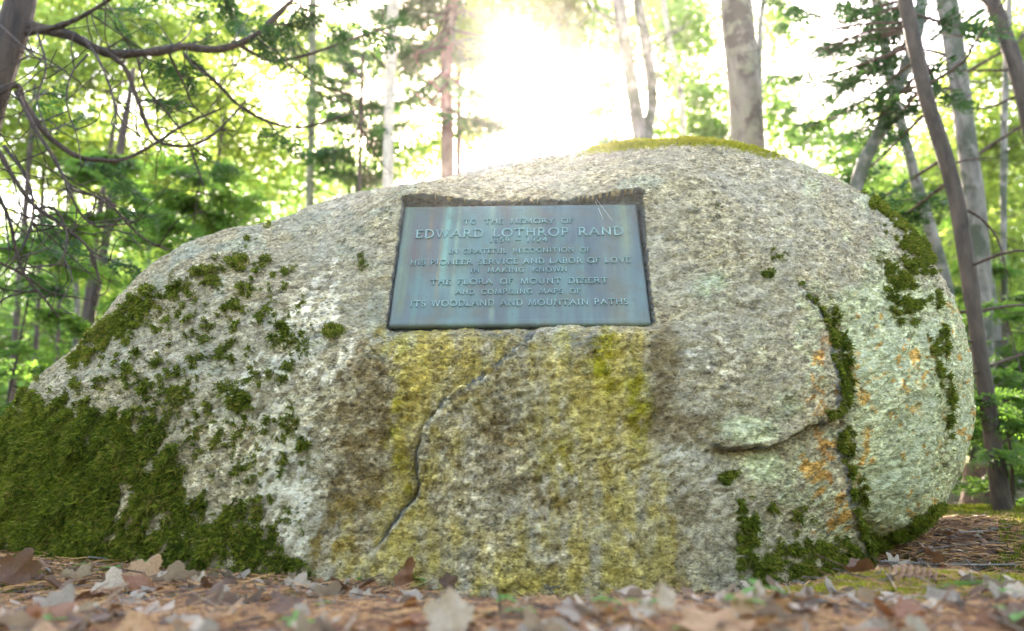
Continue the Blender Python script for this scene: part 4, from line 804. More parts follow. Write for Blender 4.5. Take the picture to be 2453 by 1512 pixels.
# --- leafy trees further back: each has trunk, limbs and crown
def leafy(name, label, u0, d, h, clumps, mt, mtb, seed, size=.075, group=None, r=.07, lean=0., k=1.7):
    rs = np.random.default_rng(seed); b = at(u0, 1126, d); g = float(gh(b[0], b[1])); root = thing(name, label, 'tree', (b[0], b[1], g), group)
    top = np.array([b[0]+lean, b[1], g+h]); P_ = [np.array([b[0], b[1], g-.1]), np.array([b[0]+lean*.3, b[1], g+h*.45])+rs.normal(0, .08, 3), top]
    acc = Acc(); tube(acc, P_, [r, r*.7, r*.2], 10, 30, .15, seed); part('trunk', acc, mtb, root); C = catmull(P_, 40); an = Acc()
    for (a, bb, dd, ru, rv, cnt) in clumps:
        c_ = at(a, bb, dd); rx = ru*K/FPX*dd; rz = rv*K/FPX*dd
        clump(an, c_, (rx, max(rx*.7, .5), rz), int(cnt*k), size, rs)
        i = int(np.argmin(np.abs(C[:, 2]-(c_[2]-.35*np.hypot(*(c_-C[20])[:2]))))); ab = Acc(); o = C[i]
        tube(ab, [o, (o+c_)/2+rs.normal(0, .12, 3), c_, c_+(c_-o)/max(np.linalg.norm(c_-o), .1)*rx*.7], [r*.32, r*.1, r*.03], 6, 14)
        for s_ in range(6):
            e = c_+rs.normal(0, .55, 3)*np.array([rx, rx, rz]); tube(ab, [(o+c_)/2, (c_+e)/2+rs.normal(0, .08, 3), e], [r*.09, r*.03], 4, 6)
        part('branch', ab, mtb, root)
    part('foliage', an, mt, root, kind='stuff', smooth=False); return root
leafy('maple_tree', 'sunlit yellow-green maple glowing behind the cedar limbs, upper left corner', 180, 9, 5.5, [(150, 180, 9, 170, 130, 3000), (60, 330, 9, 150, 100, 1900), (300, 60, 9.5, 170, 90, 2400), (120, 20, 9.5, 200, 80, 2200), (210, 400, 9.5, 150, 90, 1800)], L_yellow, M_brown, 61, .075)
leafy('maple_tree', 'broad glowing maple left of the middle, behind the sweeping cedar limb', 470, 10, 6, [(480, 240, 10, 150, 120, 2400), (380, 420, 10, 150, 90, 1700), (600, 350, 10.5, 130, 90, 1500), (560, 60, 10.5, 170, 80, 2200), (420, 130, 11, 150, 100, 2000), (700, 130, 11, 120, 100, 1400)], L_yellow, M_brown, 62, .078)
leafy('maple_tree', 'thin-leaved bright maple seen between the spruce trunk and the birch', 800, 12, 6, [(760, 300, 12, 130, 110, 1300), (840, 120, 12, 120, 100, 1200), (980, 260, 12, 110, 120, 900), (900, 420, 12, 130, 60, 1000), (690, 430, 12, 120, 60, 1200)], L_maple, M_brown, 63, .08)
leafy('maple_tree', 'fresh green maple in the bright gap over the trunk pair', 1590, 11, 6.5, [(1640, 90, 11, 90, 120, 1500), (1660, 250, 11, 80, 90, 1200), (1450, 80, 11.5, 110, 80, 1200), (1330, 40, 11.5, 110, 60, 1000), (1600, 10, 12, 120, 50, 1100), (1440, 220, 11.5, 70, 90, 600), (1700, 330, 11, 60, 40, 600)], L_maple, M_grey, 64, .08, k=2.2)
leafy('maple_tree', 'pale green maple with its leaves just right of the stout trunk', 1880, 12, 6, [(1870, 60, 12, 60, 90, 700), (1860, 260, 12, 60, 100, 700), (1950, 330, 12, 100, 60, 700), (2050, 400, 12, 80, 50, 700)], L_maple, M_grey, 65, .08, k=2.2)
leafy('maple_tree', 'sunny yellow-green maple filling the right border behind the twigs', 2420, 8.5, 5, [(2420, 130, 8.5, 90, 120, 1700), (2400, 350, 8.5, 90, 100, 1500), (2380, 600, 9, 90, 90, 1300), (2440, 780, 9, 70, 90, 900), (2300, 250, 9.5, 60, 100, 700)], L_yellow, M_grey, 66, .075, k=2.0)
leafy('maple_tree', 'faint leafy tree straight behind the sun glare', 1230, 14, 7, [(1180, -20, 11, 130, 55, 1500), (1340, 0, 11, 130, 60, 1600), (1350, 120, 12, 90, 40, 800), (1120, 110, 11, 70, 50, 1200), (1130, 60, 10, 60, 60, 700), (1240, 60, 14, 110, 60, 900), (1160, 180, 14, 80, 80, 600), (1330, 160, 14, 80, 60, 420), (1150, 330, 13, 90, 50, 800), (1350, 300, 14, 80, 50, 500), (1000, 380, 13, 90, 60, 1000)], L_yellow, M_grey, 67, .085, k=1.8)
# trees far off
rs = np.random.default_rng(9)
tmpl = []
for q in range(3):
    root = thing('forest_tree', 'slender leafy tree far off in the bright woods', 'tree', (0, 0, 0), 'distant leafy trees'); acc = Acc(); h = 7.5
    tube(acc, [(0, 0, -.2), (rs.normal(0, .1), 0, 3.5), (rs.normal(0, .2), 0, h)], [.11, .08, .03], 8, 20, .15); t_ = ob('trunk', mk('trunk', np.concatenate(acc.V), [np.concatenate([f for f in acc.F if f.shape[1] == 4])], M_grey), root)
    an = Acc()
    for s_ in range(34): a = rs.uniform(0, 6.28); r_ = rs.uniform(.2, 2.3); clump(an, (cos(a)*r_, sin(a)*r_, rs.uniform(.9, h+.3)), (1.0, 1.0, .5), 560, .11, rs)
    ob('foliage', mk('foliage', np.concatenate(an.V), [np.concatenate(an.F)], L_maple if q else L_yellow, False), root, kind='stuff'); tmpl.append(root)
spots = []
for q in range(60):
    d = rs.uniform(15, 34); X_ = rs.uniform(-.95, .95)
    if abs(X_) < .12 and q % 3: X_ += .3*np.sign(X_+.01)
    spots.append((X_*d, d))
for q, (x, y) in enumerate(spots):
    t = tmpl[q % 3]
    if q < 3: r_ = t
    else:
        r_ = t.copy(); COL.objects.link(r_)
        for ch in list(t.children): c2 = ch.copy(); COL.objects.link(c2); c2.parent = r_
    z_ = x/y; r_['label'] = f"{'yellow-green' if q % 3 == 0 else 'mid green'} slender tree {'far off' if y < 22 else 'very distant'} {'behind the cedar limbs at the left' if z_ < -.35 else 'between the cedar limbs and the birch' if z_ < -.12 else 'round the sun glare' if z_ < .15 else 'behind the trunk pair and stout trunk' if z_ < .42 else 'behind the dark hemlock trunk'}"
    s_ = rs.uniform(.75, 1.15); r_.location = (x, y, float(gh(x, y))); r_.rotation_euler = (0, 0, rs.uniform(0, 6.28)); r_.scale = (s_, s_, s_)
# low undergrowth and the closed far woods
an = Acc(); m = 60000; X_ = rs.uniform(-1.15, 1.15, m); d = rs.uniform(13, 36, m); z = rs.gamma(2.0, 1.0, m)*(d/22); keep = z < 6
C = np.stack([X_*d, d, z+.3], 1)[keep]; cl = fbm(C, .35, 2, 3); C = C[cl > -.12]; C = np.repeat(C, 3, 0)+rs.normal(0, .22, (len(C)*3, 3)); leaves(an, C, .15, rs)
accob('distant_undergrowth', an, L_maple, kind='stuff', smooth=False)
# the woods go on behind the camera and close off the low sky there
an = Acc(); m = 15000; a = rs.uniform(pi*.93, 2.07*pi, m); r_ = rs.uniform(6, 14, m); z = rs.uniform(0, 1, m)**1.2*4.6; C = np.stack([np.cos(a)*r_, np.sin(a)*r_ + 1., z], 1)
C = C[fbm(C, .4, 2, 13) > .0]; C = np.repeat(C, 4, 0)+rs.normal(0, .35, (len(C)*4, 3)); leaves(an, C, .20, rs); accob('surrounding_woods', an, L_maple, kind='stuff', smooth=False)
print('trees', time.time()-T0)

# ------------------------------------------------------------------ forest floor litter
def bfront(x):  # how far off the foot of the boulder is at x
    a = np.where(x > 0, 1.72, 2.35); return 3.1-1.38*np.clip(1-np.abs(x/a)**2.3, 0, 1)**(1/2.3)
def floor_at(u, v, h, d):
    """where the sight line comes within h of the litter, kept before the boulder"""
    dd = np.arange(.75, 4.5, .01); q = np.array([at(u, v, x) for x in dd]); lim = bfront(q[:, 0]) - .015
    ok = (q[:, 2] <= gh(q[:, 0], q[:, 1]) + h) | ((q[:, 1] > lim) & (q[:, 0] < 1.2))
    return q[int(np.argmax(ok))] if ok.any() else at(u, v, d)
def leaf_mesh(kind, seed):
    r = np.random.default_rng(seed); m = 40; th = np.linspace(0, 2*pi, m, endpoint=False)
    if kind == 'maple': rad = .56+.20*np.abs(np.cos(2.5*(th-pi/2)))**1.2*(1+.25*np.cos(th-pi/2)) + .05*np.cos(15*th)
    elif kind == 'oval': rad = 1/np.sqrt((np.cos(th)/.42)**2+(np.sin(th)/.9)**2)*(1+.03*np.cos(16*th))
    else: rad = .55+.17*np.cos(7*th)+.08*np.cos(3*th+1)
    rad = rad*(1+r.normal(0, .04, m)); X_ = np.cos(th)*rad*.5; Y_ = np.sin(th)*rad*.5
    rings = [(1, 0)]; V = []
    for f in (1., .72, .42, .15): V.append(np.stack([X_*f, Y_*f, 0*X_], 1))
    V = np.concatenate(V+[np.zeros((1, 3))]); cu = r.uniform(.3, 1.0); ph_ = r.uniform(0, 6.28)
    a = V[:, 0]*cos(ph_)+V[:, 1]*sin(ph_); bb = -V[:, 0]*sin(ph_)+V[:, 1]*cos(ph_)
    V[:, 2] = cu*(a**2*1.4) - .35*r.uniform(-1, 1)*bb*np.abs(bb)*2 + .05*np.sin(9*a+3*bb+ph_)+.035*np.sin(17*bb+ph_*2) + .18*np.abs(V[:, 0])*r.uniform(-.6, 1)
    F = [[q*m+i, q*m+(i+1) % m, (q+1)*m+(i+1) % m, (q+1)*m+i] for q in range(3) for i in range(m)]; F3 = [[3*m+i, 3*m+(i+1) % m, 4*m] for i in range(m)]
    acc = Acc(); tube(acc, [(0, -.33, V[int(m*.75), 2]), (.02, -.6, V[int(m*.75), 2]+.05), (.06, -.85, .12)], [.012, .008], 4, 5)
    n0 = len(V); V = np.concatenate([V, np.concatenate(acc.V)]); 
    return mk('leaf', V, [np.array(F), np.array(F3), np.concatenate([f for f in acc.F if f.shape[1] == 4])+n0, np.concatenate([f for f in acc.F if f.shape[1] == 3])+n0], D_grey)
LM_ = [leaf_mesh(k, s_) for s_, k in enumerate(['maple', 'maple', 'oval', 'maple', 'lobe', 'oval', 'maple', 'lobe'])]
rs = np.random.default_rng(21)
DM = dict(grey=D_grey, pale=D_pale, tan=D_tan, brown=D_brown, red=D_red)
def put_leaf(me, x, y, z, size, rot, mt, label, group=None, name='dead_leaf'):
    o = ob(name, me, loc=(x, y, z)); o.rotation_euler = rot; o.scale = (size, size, size); o.data.materials[0]
    o.material_slots[0].link = 'OBJECT'; o.material_slots[0].material = mt; return tag(o, label, 'leaf', group)
def lx(u, v, d, **k): return at(u, v, d)
named = [(3, 45, 1365, 1.45, .105, (1.25, .3, .5), 'brown', 'big dark brown leaf standing upright at the left end of the litter'), (1, 340, 1380, 1.80, .115, (.45, -.2, .8), 'tan', 'curled glossy tan leaf lying at the foot of the mossy left base'),
 (0, 640, 1418, 1.62, .080, (.35, .1, 2.), 'grey', 'flat pale grey leaf left of the two middle ones below the boulder'), (3, 715, 1408, 1.66, .085, (.4, .25, .3), 'pale', 'pinkish pale leaf overlapping the flat grey leaf on its right'),
 (2, 975, 1375, 1.66, .085, (1.35, .5, -.5), 'red', 'reddish brown ribbed leaf leaning upright against the foot of the boulder'), (1, 1072, 1397, 1.62, .055, (1.0, 0, .3), 'brown', 'small dark red-brown leaf right of the upright ribbed leaf'),
 (0, 1075, 1478, .98, .085, (1.15, .1, .1), 'pale', 'large out-of-focus pale leaf with two points sticking up, bottom middle'), (6, 1590, 1428, .80, .040, (1.3, .2, .5), 'pale', 'blurred pinkish leaf tip sticking up in front of the boulder foot, right of middle'),
 (4, 110, 1460, 1.15, .10, (.5, .2, 1.), 'grey', 'blurred light grey leaf low in the left corner'), (7, 2145, 1352, 2.05, .085, (.6, .1, .2), 'grey', 'folded grey leaf in the hollow at the right base of the boulder'),
 (1, 2230, 1330, 2.25, .09, (.7, .3, 1.), 'brown', 'dark curled leaf tucked under the right end of the boulder'), (2, 2260, 1362, 2.05, .065, (.4, .4, 2.), 'red', 'russet leaf among the twigs at the right'),
 (3, 560, 1440, 1.5, .09, (.3, .3, 1.4), 'grey', 'crumpled grey leaf below the dark twig at left of middle'), (6, 190, 1385, 1.75, .10, (.45, .2, 2.6), 'pale', 'dusty pink leaf left of the curled tan leaf'), (7, 470, 1402, 1.7, .095, (.4, -.3, .2), 'pale', 'mottled pale leaf right of the curled tan leaf'),
 (0, 870, 1425, 1.55, .07, (.3, .5, .9), 'grey', 'half-buried grey leaf below the upright ribbed leaf'), (1, 1420, 1470, 1.2, .085, (.35, .1, 2.2), 'pale', 'cream leaf on the litter under the yellow middle of the boulder'),
 (3, 1560, 1490, 1.08, .09, (.3, .3, .4), 'pale', 'whitish ragged leaf at the bottom edge right of middle'), (6, 1890, 1478, 1.12, .095, (.4, .1, 1.2), 'tan', 'tan blurred leaf at the bottom edge below the yellow moss bank'), (4, 2430, 1400, 1.30, .07, (.6, .4, .3), 'pale', 'pale blurred leaf on the yellow moss bank at the right border')]
for mi, u_, v_, d_, sz, rt, mc, lb in named: q = at(u_, v_, d_) if d_ < 1.0 or rt[0] > .9 else floor_at(u_, v_, .016, d_); q = floor_at(u_, v_, .045, d_) if d_ >= 1.0 and rt[0] > .9 else q; put_leaf(LM_[mi], *q, sz, rt, DM[mc], lb)
LBL = dict(grey='grey dry leaf scattered in the litter before the boulder', pale='pale pinkish dry leaf scattered in the litter before the boulder', tan='tan orange dry leaf scattered in the litter before the boulder', brown='dark brown dry leaf scattered in the litter before the boulder', red='russet dry leaf scattered in the litter before the boulder')
def leaf_label(mc, k_, x, y):
    X_ = x/y; zone = 'before the mossy left base of the boulder' if X_ < -.42 else 'left of the stained boulder face' if X_ < -.17 else 'below the plaque and the yellow stain' if X_ < .17 else 'before the right foot of the boulder' if X_ < .42 else 'by the yellow moss bank at the right'
    dep = 'blurred' if y < 1.25 else 'half sharp' if y < 1.6 else 'sharp'
    return f"{dict(grey='grey', pale='pale pinkish', tan='tan', brown='dark brown', red='russet')[mc]} {'oval' if k_ in (2, 5) else 'lobed'} {dep} dry leaf {zone}"
cnt = 0
while cnt < 215:
    y = .9+1.35*rs.random()**1.45; x = rs.uniform(-.78, .78)*y*1.02
    if y > bfront(x)-.03 and x < 1.9: continue
    if y > 1.45 and x > .45 and rs.random() < .75: continue
    mc = rs.choice(['grey', 'pale', 'tan', 'brown', 'red'], p=[.27, .22, .16, .21, .14]); k_ = rs.integers(8)
    put_leaf(LM_[k_], x, y, float(gh(x, y))+rs.uniform(.008, .020), rs.uniform(.055, .125), (rs.normal(0, .26), rs.normal(0, .26), rs.uniform(0, 6.28)), DM[mc], leaf_label(mc, k_, x, y), mc+' dry leaves in the litter'); cnt += 1
# leaf crumbs
def scatter(m, y0, y1, xr=.8):
    y = rs.uniform(y0, y1, m); x = rs.uniform(-xr, xr, m)*y; k_ = (y < bfront(x)+.06+.7*(x > .9)) | (x > 1.75); x, y = x[k_], y[k_]; return x, y
def crumbs(name, mt, m, s0, s1, y1=3.6):
    x, y = scatter(m, .85, y1); C = np.stack([x, y, gh(x, y)+rs.uniform(.001, .010, len(x))], 1); an = Acc(); sz = rs.uniform(s0, s1, len(x)); m = len(x)
    Nr = rs.normal(0, .5, (m, 3)); Nr[:, 2] = 1; Nr /= np.linalg.norm(Nr, axis=1)[:, None]; D = np.cross(Nr, rs.normal(0, 1, (m, 3))); D /= np.linalg.norm(D, axis=1)[:, None]; W = np.cross(Nr, D)
    ang = np.arange(5)/5*2*pi; rr_ = sz[:, None]*rs.uniform(.35, 1, (m, 5)); V = C[:, None]+D[:, None]*(np.cos(ang)*rr_)[..., None]+W[:, None]*(np.sin(ang)*rr_*.8)[..., None]
    V = np.concatenate([V, (C+Nr*sz[:, None]*.25)[:, None]], 1).reshape(-1, 3); q = np.arange(m)[:, None, None]*6
    F3 = (q+np.array([[a, (a+1) % 5, 5] for a in range(5)])[None]).reshape(-1, 3); an.add(V, F3); accob(name, an, mt, kind='stuff', smooth=False)
crumbs('leaf_litter', D_grey, 4200, .006, .022); crumbs('leaf_litter', D_brown, 14000, .006, .028); crumbs('leaf_litter', D_tan, 1800, .004, .015); crumbs('leaf_litter', D_pale, 2000, .005, .018)
# pine needles
nm_, n, p, out = mat('fallen_needles'); g_ = n.nodes.new('ShaderNodeNewGeometry'); n.links.new(ramp(n, g_.outputs['Random Per Island'], [(0, (.10, .04, .02)), (.5, (.30, .12, .045)), (1, (.62, .32, .12))]), p.inputs['Base Color']); p.inputs['Roughness'].default_value = .6
def needle_carpet(m, y0, y1, l0=.04, l1=.10, wv=.0008, name='pine_needles', mt=None):
    x, y = scatter(m, y0, y1); m = len(x); z = gh(x, y)+rs.uniform(.002, .018, m); O = np.stack([x, y, z], 1); a = rs.uniform(0, 2*pi, m); L = rs.uniform(l0, l1, m)[:, None]
    D = np.stack([np.cos(a), np.sin(a), rs.normal(0, .16, m)], 1); B = np.cross(D, [0, 0, 1.]); B /= np.linalg.norm(B, axis=1)[:, None]; cv = rs.normal(0, .18, (m, 1))*L; up = np.array([0, 0, wv])
    A0 = O-D*L/2; A1 = O+B*cv+np.array([0, 0, .003]); A2 = O+D*L/2
    V = np.stack([A0-B*wv, A0+B*wv, A0+up*1.6, A1-B*wv, A1+B*wv, A1+up*1.6, A2-B*wv*.4, A2+B*wv*.4, A2+up], 1).reshape(-1, 3); q = np.arange(m)[:, None, None]*9
    F = np.array([[a_+b_ for b_ in t] for a_ in (0, 3) for t in ((0, 1, 4, 3), (1, 2, 5, 4), (2, 0, 3, 5))]); an = Acc(); an.add(V, (q+F[None]).reshape(-1, 4)); accob(name, an, mt or nm_, kind='stuff', smooth=False)
needle_carpet(36000, .9, 3.4); needle_carpet(900, .9, 3.6, .05, .16, .0019, 'twig_litter', M_twigdark); needle_carpet(500, .9, 3.6, .05, .14, .0017, 'twig_litter', M_dead)
# moss on the ground
def ground_moss(name, mt, region, m, length, seed):
    r = np.random.default_rng(seed); x = r.uniform(region[0], region[1], m); y = r.uniform(region[2], region[3], m); P3 = np.stack([x, y, 0*x], 1)
    k_ = (fbm(P3, 5, 3, seed) + region[4](x, y) > 0) & ((y < bfront(x)+.02) | (x > 1.75)); x, y = x[k_], y[k_]; m = len(x)
    base = np.stack([x, y, gh(x, y)+.002], 1); nn = r.normal(0, .45, (m, 3)); nn[:, 2] = 1; nn /= np.linalg.norm(nn, axis=1)[:, None]; L = length*r.uniform(.5, 1.4, m)[:, None]
    s_ = np.cross(nn, r.normal(0, 1, (m, 3))); s_ /= np.linalg.norm(s_, axis=1)[:, None]; wv = .0032
    V = np.stack([base-s_*wv/2, base+s_*wv/2, base+nn*L+s_*wv*.3, base+nn*L*.7-s_*wv*.6], 1).reshape(-1, 3); an = Acc(); an.add(V, np.arange(m)[:, None]*4+np.arange(4)); return accob(name, an, mt, kind='stuff', smooth=False)
ground_moss('ground_moss', M_ymoss, (.42, 1.35, 1.30, 1.66, lambda x, y: .9*np.exp(-((y-1.50-.02*np.sin(9*x))/.07)**2)*sstep(.40, .55, x)-.12), 170000, .015, 3)
ground_moss('ground_moss', M_moss, (-2.2, -.35, 1.35, 2.4, lambda x, y: .75-2.6*np.abs(y-bfront(x)+.05)), 70000, .011, 4)
ground_moss('ground_moss', M_moss, (.85, 3.6, 1.7, 4.2, lambda x, y: .0*x+.30), 170000, .021, 5)
# seedlings
def seedling_mesh(seed, nl=3):
    r = np.random.default_rng(seed); acc = Acc(); st_ = Acc(); tube(st_, [(0, 0, -.1), (r.normal(0, .05), 0, .4), (0, 0, .8)], [.02, .012], 5, 6)
    for q in range(nl):
        a = q*2*pi/nl+r.uniform(-.3, .3); D = np.array([cos(a), sin(a), r.uniform(.1, .5)]); S = np.array([-sin(a), cos(a), 0]); L = r.uniform(.5, .85); rows = []
        for t in np.linspace(0, 1, 6): wv = .17*math.sin(pi*min(t*.95+.03, 1))**.8; c_ = np.array([0, 0, .8])+D*L*t+np.array([0, 0, -.3*t*t*L]); rows += [c_-S*wv+[0, 0, .05*wv], c_-[0, 0, .03], c_+S*wv+[0, 0, .05*wv]]
        acc.add(np.array(rows), [[i*3+j, i*3+j+1, i*3+j+4, i*3+j+3] for i in range(5) for j in range(2)])
    return st_, acc
SP = [(600, 1305, 1.98, .030, 'three-leaved green seedling growing out of the moss on the left base of the boulder', 3), (270, 1357, 2.0, .030, 'low green seedling left of the curled tan leaf', 4), (345, 1341, 2.05, .032, 'flat-leaved seedling above the curled tan leaf', 4), (200, 1348, 2.1, .024, 'tiny seedling in the needles by the mossy left corner', 3),
 (300, 1392, 1.72, .020, 'tiny seedling left end of the grey twigs', 3), (860, 1378, 1.72, .022, 'small seedling by the foot of the boulder left of the upright leaf', 4), (1003, 1382, 1.60, .022, 'seedling growing close behind the upright ribbed leaf', 3), (915, 1395, 1.62, .018, 'bitty seedling left of the upright ribbed leaf', 3),
 (1212, 1425, 1.45, .030, 'blue-green seedling beside the short upright stick', 4), (1250, 1455, 1.2, .026, 'bright blurred seedling right of the short upright stick', 4), (1185, 1465, 1.15, .020, 'blurred seedling below the short upright stick', 3), (1450, 1430, 1.35, .028, 'green seedling under the yellow middle of the boulder', 4),
 (1545, 1435, 1.25, .030, 'blurred green seedling right of the boulder middle', 4), (1820, 1398, 1.50, .045, 'tallest green seedling at the right foot of the boulder', 3), (1765, 1428, 1.25, .040, 'wide blue-green blurred seedling below the tallest one', 3), (1470, 1450, 1.15, .018, 'faint small seedling in the blurred litter', 3),
 (710, 1478, 1.1, .030, 'blurred green sprig low at left of middle', 4), (780, 1440, 1.4, .018, 'little seedling among the middle grey leaves', 3), (2400, 1405, 1.6, .03, 'seedling at the right border on the moss bank', 3), (1640, 1497, .95, .024, 'green blade-like blurred seedling at the bottom edge', 2), (2440, 1463, 1.0, .030, 'bright green blurred seedling in the bottom right corner', 3), (1320, 1428, 1.5, .018, 'small seedling left of the yellow middle foot', 3), (110, 1480, 1.0, .024, 'blurred seedling in the bottom left corner', 3)]
for q, (a, b, d, sz, lb, nl) in enumerate(SP):
    tip = floor_at(a, b, sz*1.2, d); sz = sz*tip[1]/d*1.5; root = thing('seedling', lb, 'seedling', (tip[0], tip[1], tip[2]-sz*.9)); st_, lv = seedling_mesh(100+q, nl)
    so_ = ob('stem', mk('stem', np.concatenate(st_.V), [np.concatenate([f for f in st_.F if f.shape[1] == 4])], L_seed), root)
    for k_ in range(nl): ob('leaf', mk('leaf', lv.V[k_], [lv.F[k_]-k_*18], L_seed), root)
    gz = float(gh(tip[0], tip[1])); root.scale = (sz, sz, sz)
    root.rotation_euler = (0, 0, rs.uniform(0, 6))
# twigs
def twig(pts, d0, d1, wd, mt, label, forks=3, name='fallen_twig', group=None, lift=.006, snap=True):
    m = len(pts); P_ = []
    for q, (a, b) in enumerate(pts):
        d = d0+(d1-d0)*q/(m-1); c_ = floor_at(a, b, .010 if snap else .03, d)
        P_.append(c_)
    if not snap: b0 = P_[0]*1.0; b0[2] = float(gh(b0[0], b0[1]))-.01; P_ = [b0, b0+np.array([.001, 0, .055])]
    acc = Acc(); tube(acc, P_, [wpx(wd*.75, P_[0][1]), wpx(wd*.4, P_[-1][1])], 7, m*8, .3, int(rs.integers(50)))
    C = catmull(P_, 30); dr = C[-1]-C[0]; dr /= np.linalg.norm(dr)
    for q in range(forks):
        i = rs.integers(6, 26); dv = dr*.7+rs.normal(0, .5, 3); dv[2] = abs(dv[2])*.4; tube(acc, [C[i], C[i]+dv*.03, C[i]+dv*rs.uniform(.04, .08)+[0, 0, .004]], [wpx(wd, d0)*.45, wpx(wd, d0)*.2], 5, 7)
    o = accob(name, acc, mt, loc=tuple(P_[0])); return tag(o, label, 'twig', group)
twig([(215, 1448), (290, 1432), (350, 1425), (380, 1400)], 1.5, 1.7, 10, M_dead, 'forked pale grey twig left of the middle litter'); twig([(260, 1446), (330, 1440), (400, 1432), (465, 1440)], 1.48, 1.5, 9, M_dead, 'long straight grey twig lying under the forked one')
twig([(440, 1405), (500, 1410), (545, 1428), (600, 1452)], 1.65, 1.45, 10, M_twigdark, 'dark curved twig left of the two pale leaves'); twig([(390, 1395), (470, 1372), (500, 1378)], 1.8, 1.8, 6, M_dead, 'thin twig across the curled tan leaf')
twig([(1196, 1455), (1197, 1400)], 1.35, 1.37, 9, M_brown, 'short brown stick standing upright before the boulder', 0, 'upright_stick', snap=False); twig([(2005, 1378), (2060, 1392), (2115, 1400)], 1.75, 1.70, 9, M_dead, 'pale broken twig at the right foot of the boulder')
for q, (a, b, c_, e, d0, d1, wd, lb) in enumerate([(2110, 1345, 2453, 1352, 2.0, 2.3, 8, 'long grey twig stretching to the right border from the boulder hollow'), (2150, 1375, 2330, 1345, 1.9, 2.2, 7, 'slanting twig rising right across the needle hollow'), (2300, 1275, 2453, 1262, 3.0, 3.1, 5, 'thin twig lying on the far mossy ground at the right'), (2200, 1320, 2420, 1300, 2.3, 2.6, 6, 'bent twig along the moss edge at the right'),
    (2120, 1362, 2300, 1378, 1.95, 1.9, 6, 'twig lying over the dark needles in the right hollow'), (2260, 1392, 2440, 1340, 1.75, 2.1, 6, 'upslanting thin twig at the right border'), (700, 1470, 900, 1450, 1.2, 1.3, 7, 'blurred twig across the middle litter'), (1400, 1462, 1540, 1440, 1.25, 1.4, 7, 'grey twig on the litter right of middle'),
    (60, 1425, 330, 1440, 1.5, 1.4, 6, 'reddish twig low in the left litter'), (820, 1400, 1000, 1418, 1.65, 1.6, 5, 'thin twig at the foot of the boulder left of middle'), (1700, 1500, 1900, 1480, 1.05, 1.1, 8, 'pale blurred twig at the bottom edge'), (250, 1500, 420, 1470, 1.1, 1.2, 8, 'blurred dark twig at the bottom edge left'), (1290, 1395, 1340, 1440, 1.6, 1.4, 6, 'broken grey twig under the boulder middle'), (2200, 1395, 2380, 1425, 1.7, 1.5, 7, 'grey twig across the yellow moss')]):
    twig([(a, b), ((a+c_)/2, (b+e)/2+rs.uniform(-7, 7)), (c_, e)], d0, d1, wd, M_dead if q % 2 == 0 else M_twigdark, lb, 4)
# pine cone in the hollow
pc = thing('pine_cone', 'long pale scaly pine cone lying behind the yellow moss bank', 'pine cone', tuple(floor_at(2185, 1386, .012, 1.72)))
cone_m, n, p, out = mat('cone_scales'); n.links.new(ramp(n, tex(n, 40, 3), [(.3, (.24, .11, .06)), (.7, (.52, .33, .22))]), p.inputs['Base Color']); p.inputs['Roughness'].default_value = .6
acc = Acc(); tube(acc, [(-.038, 0, .0), (0, 0, .002), (.042, 0, .0)], [.004, .008, .003], 8, 10); ob('core', mk('core', np.concatenate(acc.V), [np.concatenate([f for f in acc.F if f.shape[1] == 4])], M_twigdark), pc)
sm = mk('scale', np.array([(0, -.002, 0), (0, .002, 0), (.006, .005, .005), (.006, -.005, .005), (.011, .003, .0085), (.011, -.003, .0085), (.008, 0, .0045)]), [np.array([(0, 1, 2, 3), (3, 2, 4, 5)]), np.array([(0, 6, 1), (1, 6, 2), (3, 6, 0), (2, 6, 4), (4, 6, 5), (5, 6, 3)])], cone_m, False)
for q in range(76):
    t = q/75; x = -.036+.074*t; a = q*2.4; s_ = (1-.55*abs(t-.35)**1.3*1.4); o = ob('scale', sm, pc); o.location = (x, .006*cos(a)*s_, .006*sin(a)*s_+.002); o.rotation_mode = 'XYZ'
    o.rotation_euler = (Matrix.Rotation(a-pi/2, 3, 'X') @ Matrix.Rotation(-.5, 3, 'Y')).to_euler(); o.scale = (s_, s_, s_)
pc.rotation_euler = (0, .06, .12); pc.scale = (1.25, 1.25, 1.25)
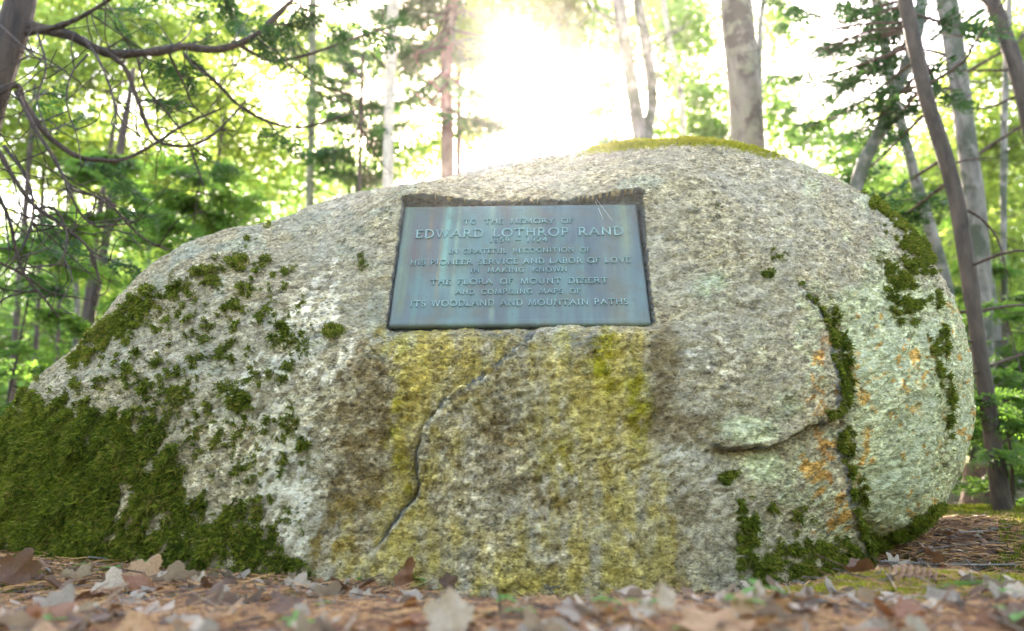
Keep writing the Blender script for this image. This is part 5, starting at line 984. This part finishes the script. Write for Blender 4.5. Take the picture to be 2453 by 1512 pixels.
# fallen green sprig
b = floor_at(2235, 1412, .014, 1.50); root = thing('spruce_sprig', 'broken green spruce sprig lying on the yellow moss bank at the right', 'sprig', tuple(b)); ab, an = Acc(), Acc(); e = floor_at(2400, 1402, .016, 1.5)
tube(ab, [b, (b+e)/2+[0, 0, .004], e], [.0015, .0008], 5, 8); part('stem', ab, M_brown, root)
r2 = np.random.default_rng(4); t = np.linspace(.05, 1, 150); O = b+(e-b)*t[:, None]+[0, 0, .002]; a = r2.uniform(0, 6.28, 150); ax0 = (e-b)/np.linalg.norm(e-b); D = ax0*.7+np.stack([0*a, np.cos(a), np.abs(np.sin(a))], 1)*.8; D /= np.linalg.norm(D, axis=1)[:, None]
W = np.cross(D, r2.normal(0, 1, (150, 3))); W /= np.linalg.norm(W, axis=1)[:, None]; V = np.stack([O-W*.0008, O+D*.008+W*.001, O+D*.017, O+D*.008-W*.001], 1).reshape(-1, 3); an.add(V, np.arange(150)[:, None]*4+np.arange(4)); part('foliage', an, L_seed, root, kind='stuff', smooth=False)
# spider threads on the plaque
acc = Acc(); tube(acc, [at(1392, 412, 2.18), at(1425, 480, 2.03), at(1445, 525, 1.985)], [.0004, .0004], 4, 8); tube(acc, [at(1415, 460, 2.06), at(1440, 492, 2.0), at(1468, 530, 1.975)], [.0003, .0003], 4, 8)
sm_, n, p, out = mat('spider_silk'); p.inputs['Base Color'].default_value = (.8, .85, .9, 1); p.inputs['Roughness'].default_value = .3
tag(accob('spider_thread', acc, sm_, loc=tuple(at(1425, 470, 2.03))), 'fine shiny spider thread strung over the top right of the plaque', 'spider thread')

# ------------------------------------------------------------------ air
HAZE = .0010
if HAZE:
    hm, n, p, out = mat('haze_air'); n.nodes.remove(p); vol = n.nodes.new('ShaderNodeVolumePrincipled'); vol.inputs['Density'].default_value = HAZE; vol.inputs['Anisotropy'].default_value = .89; vol.inputs['Color'].default_value = (1, .98, .95, 1)
    n.links.new(vol.outputs[0], out.inputs['Volume'])
    V = [(x, y, z) for z in (-1.2, 10.5) for y in (-61, 401) for x in (-301, 301)]
    ob('haze', mk('haze', np.array(V, float), [np.array([(0, 2, 3, 1), (4, 5, 7, 6), (0, 1, 5, 4), (2, 6, 7, 3), (0, 4, 6, 2), (1, 3, 7, 5)])], hm, False), kind='stuff')
print('done', time.time()-T0, 'tris', sum(len(m.polygons)*2 for m in bpy.data.meshes))
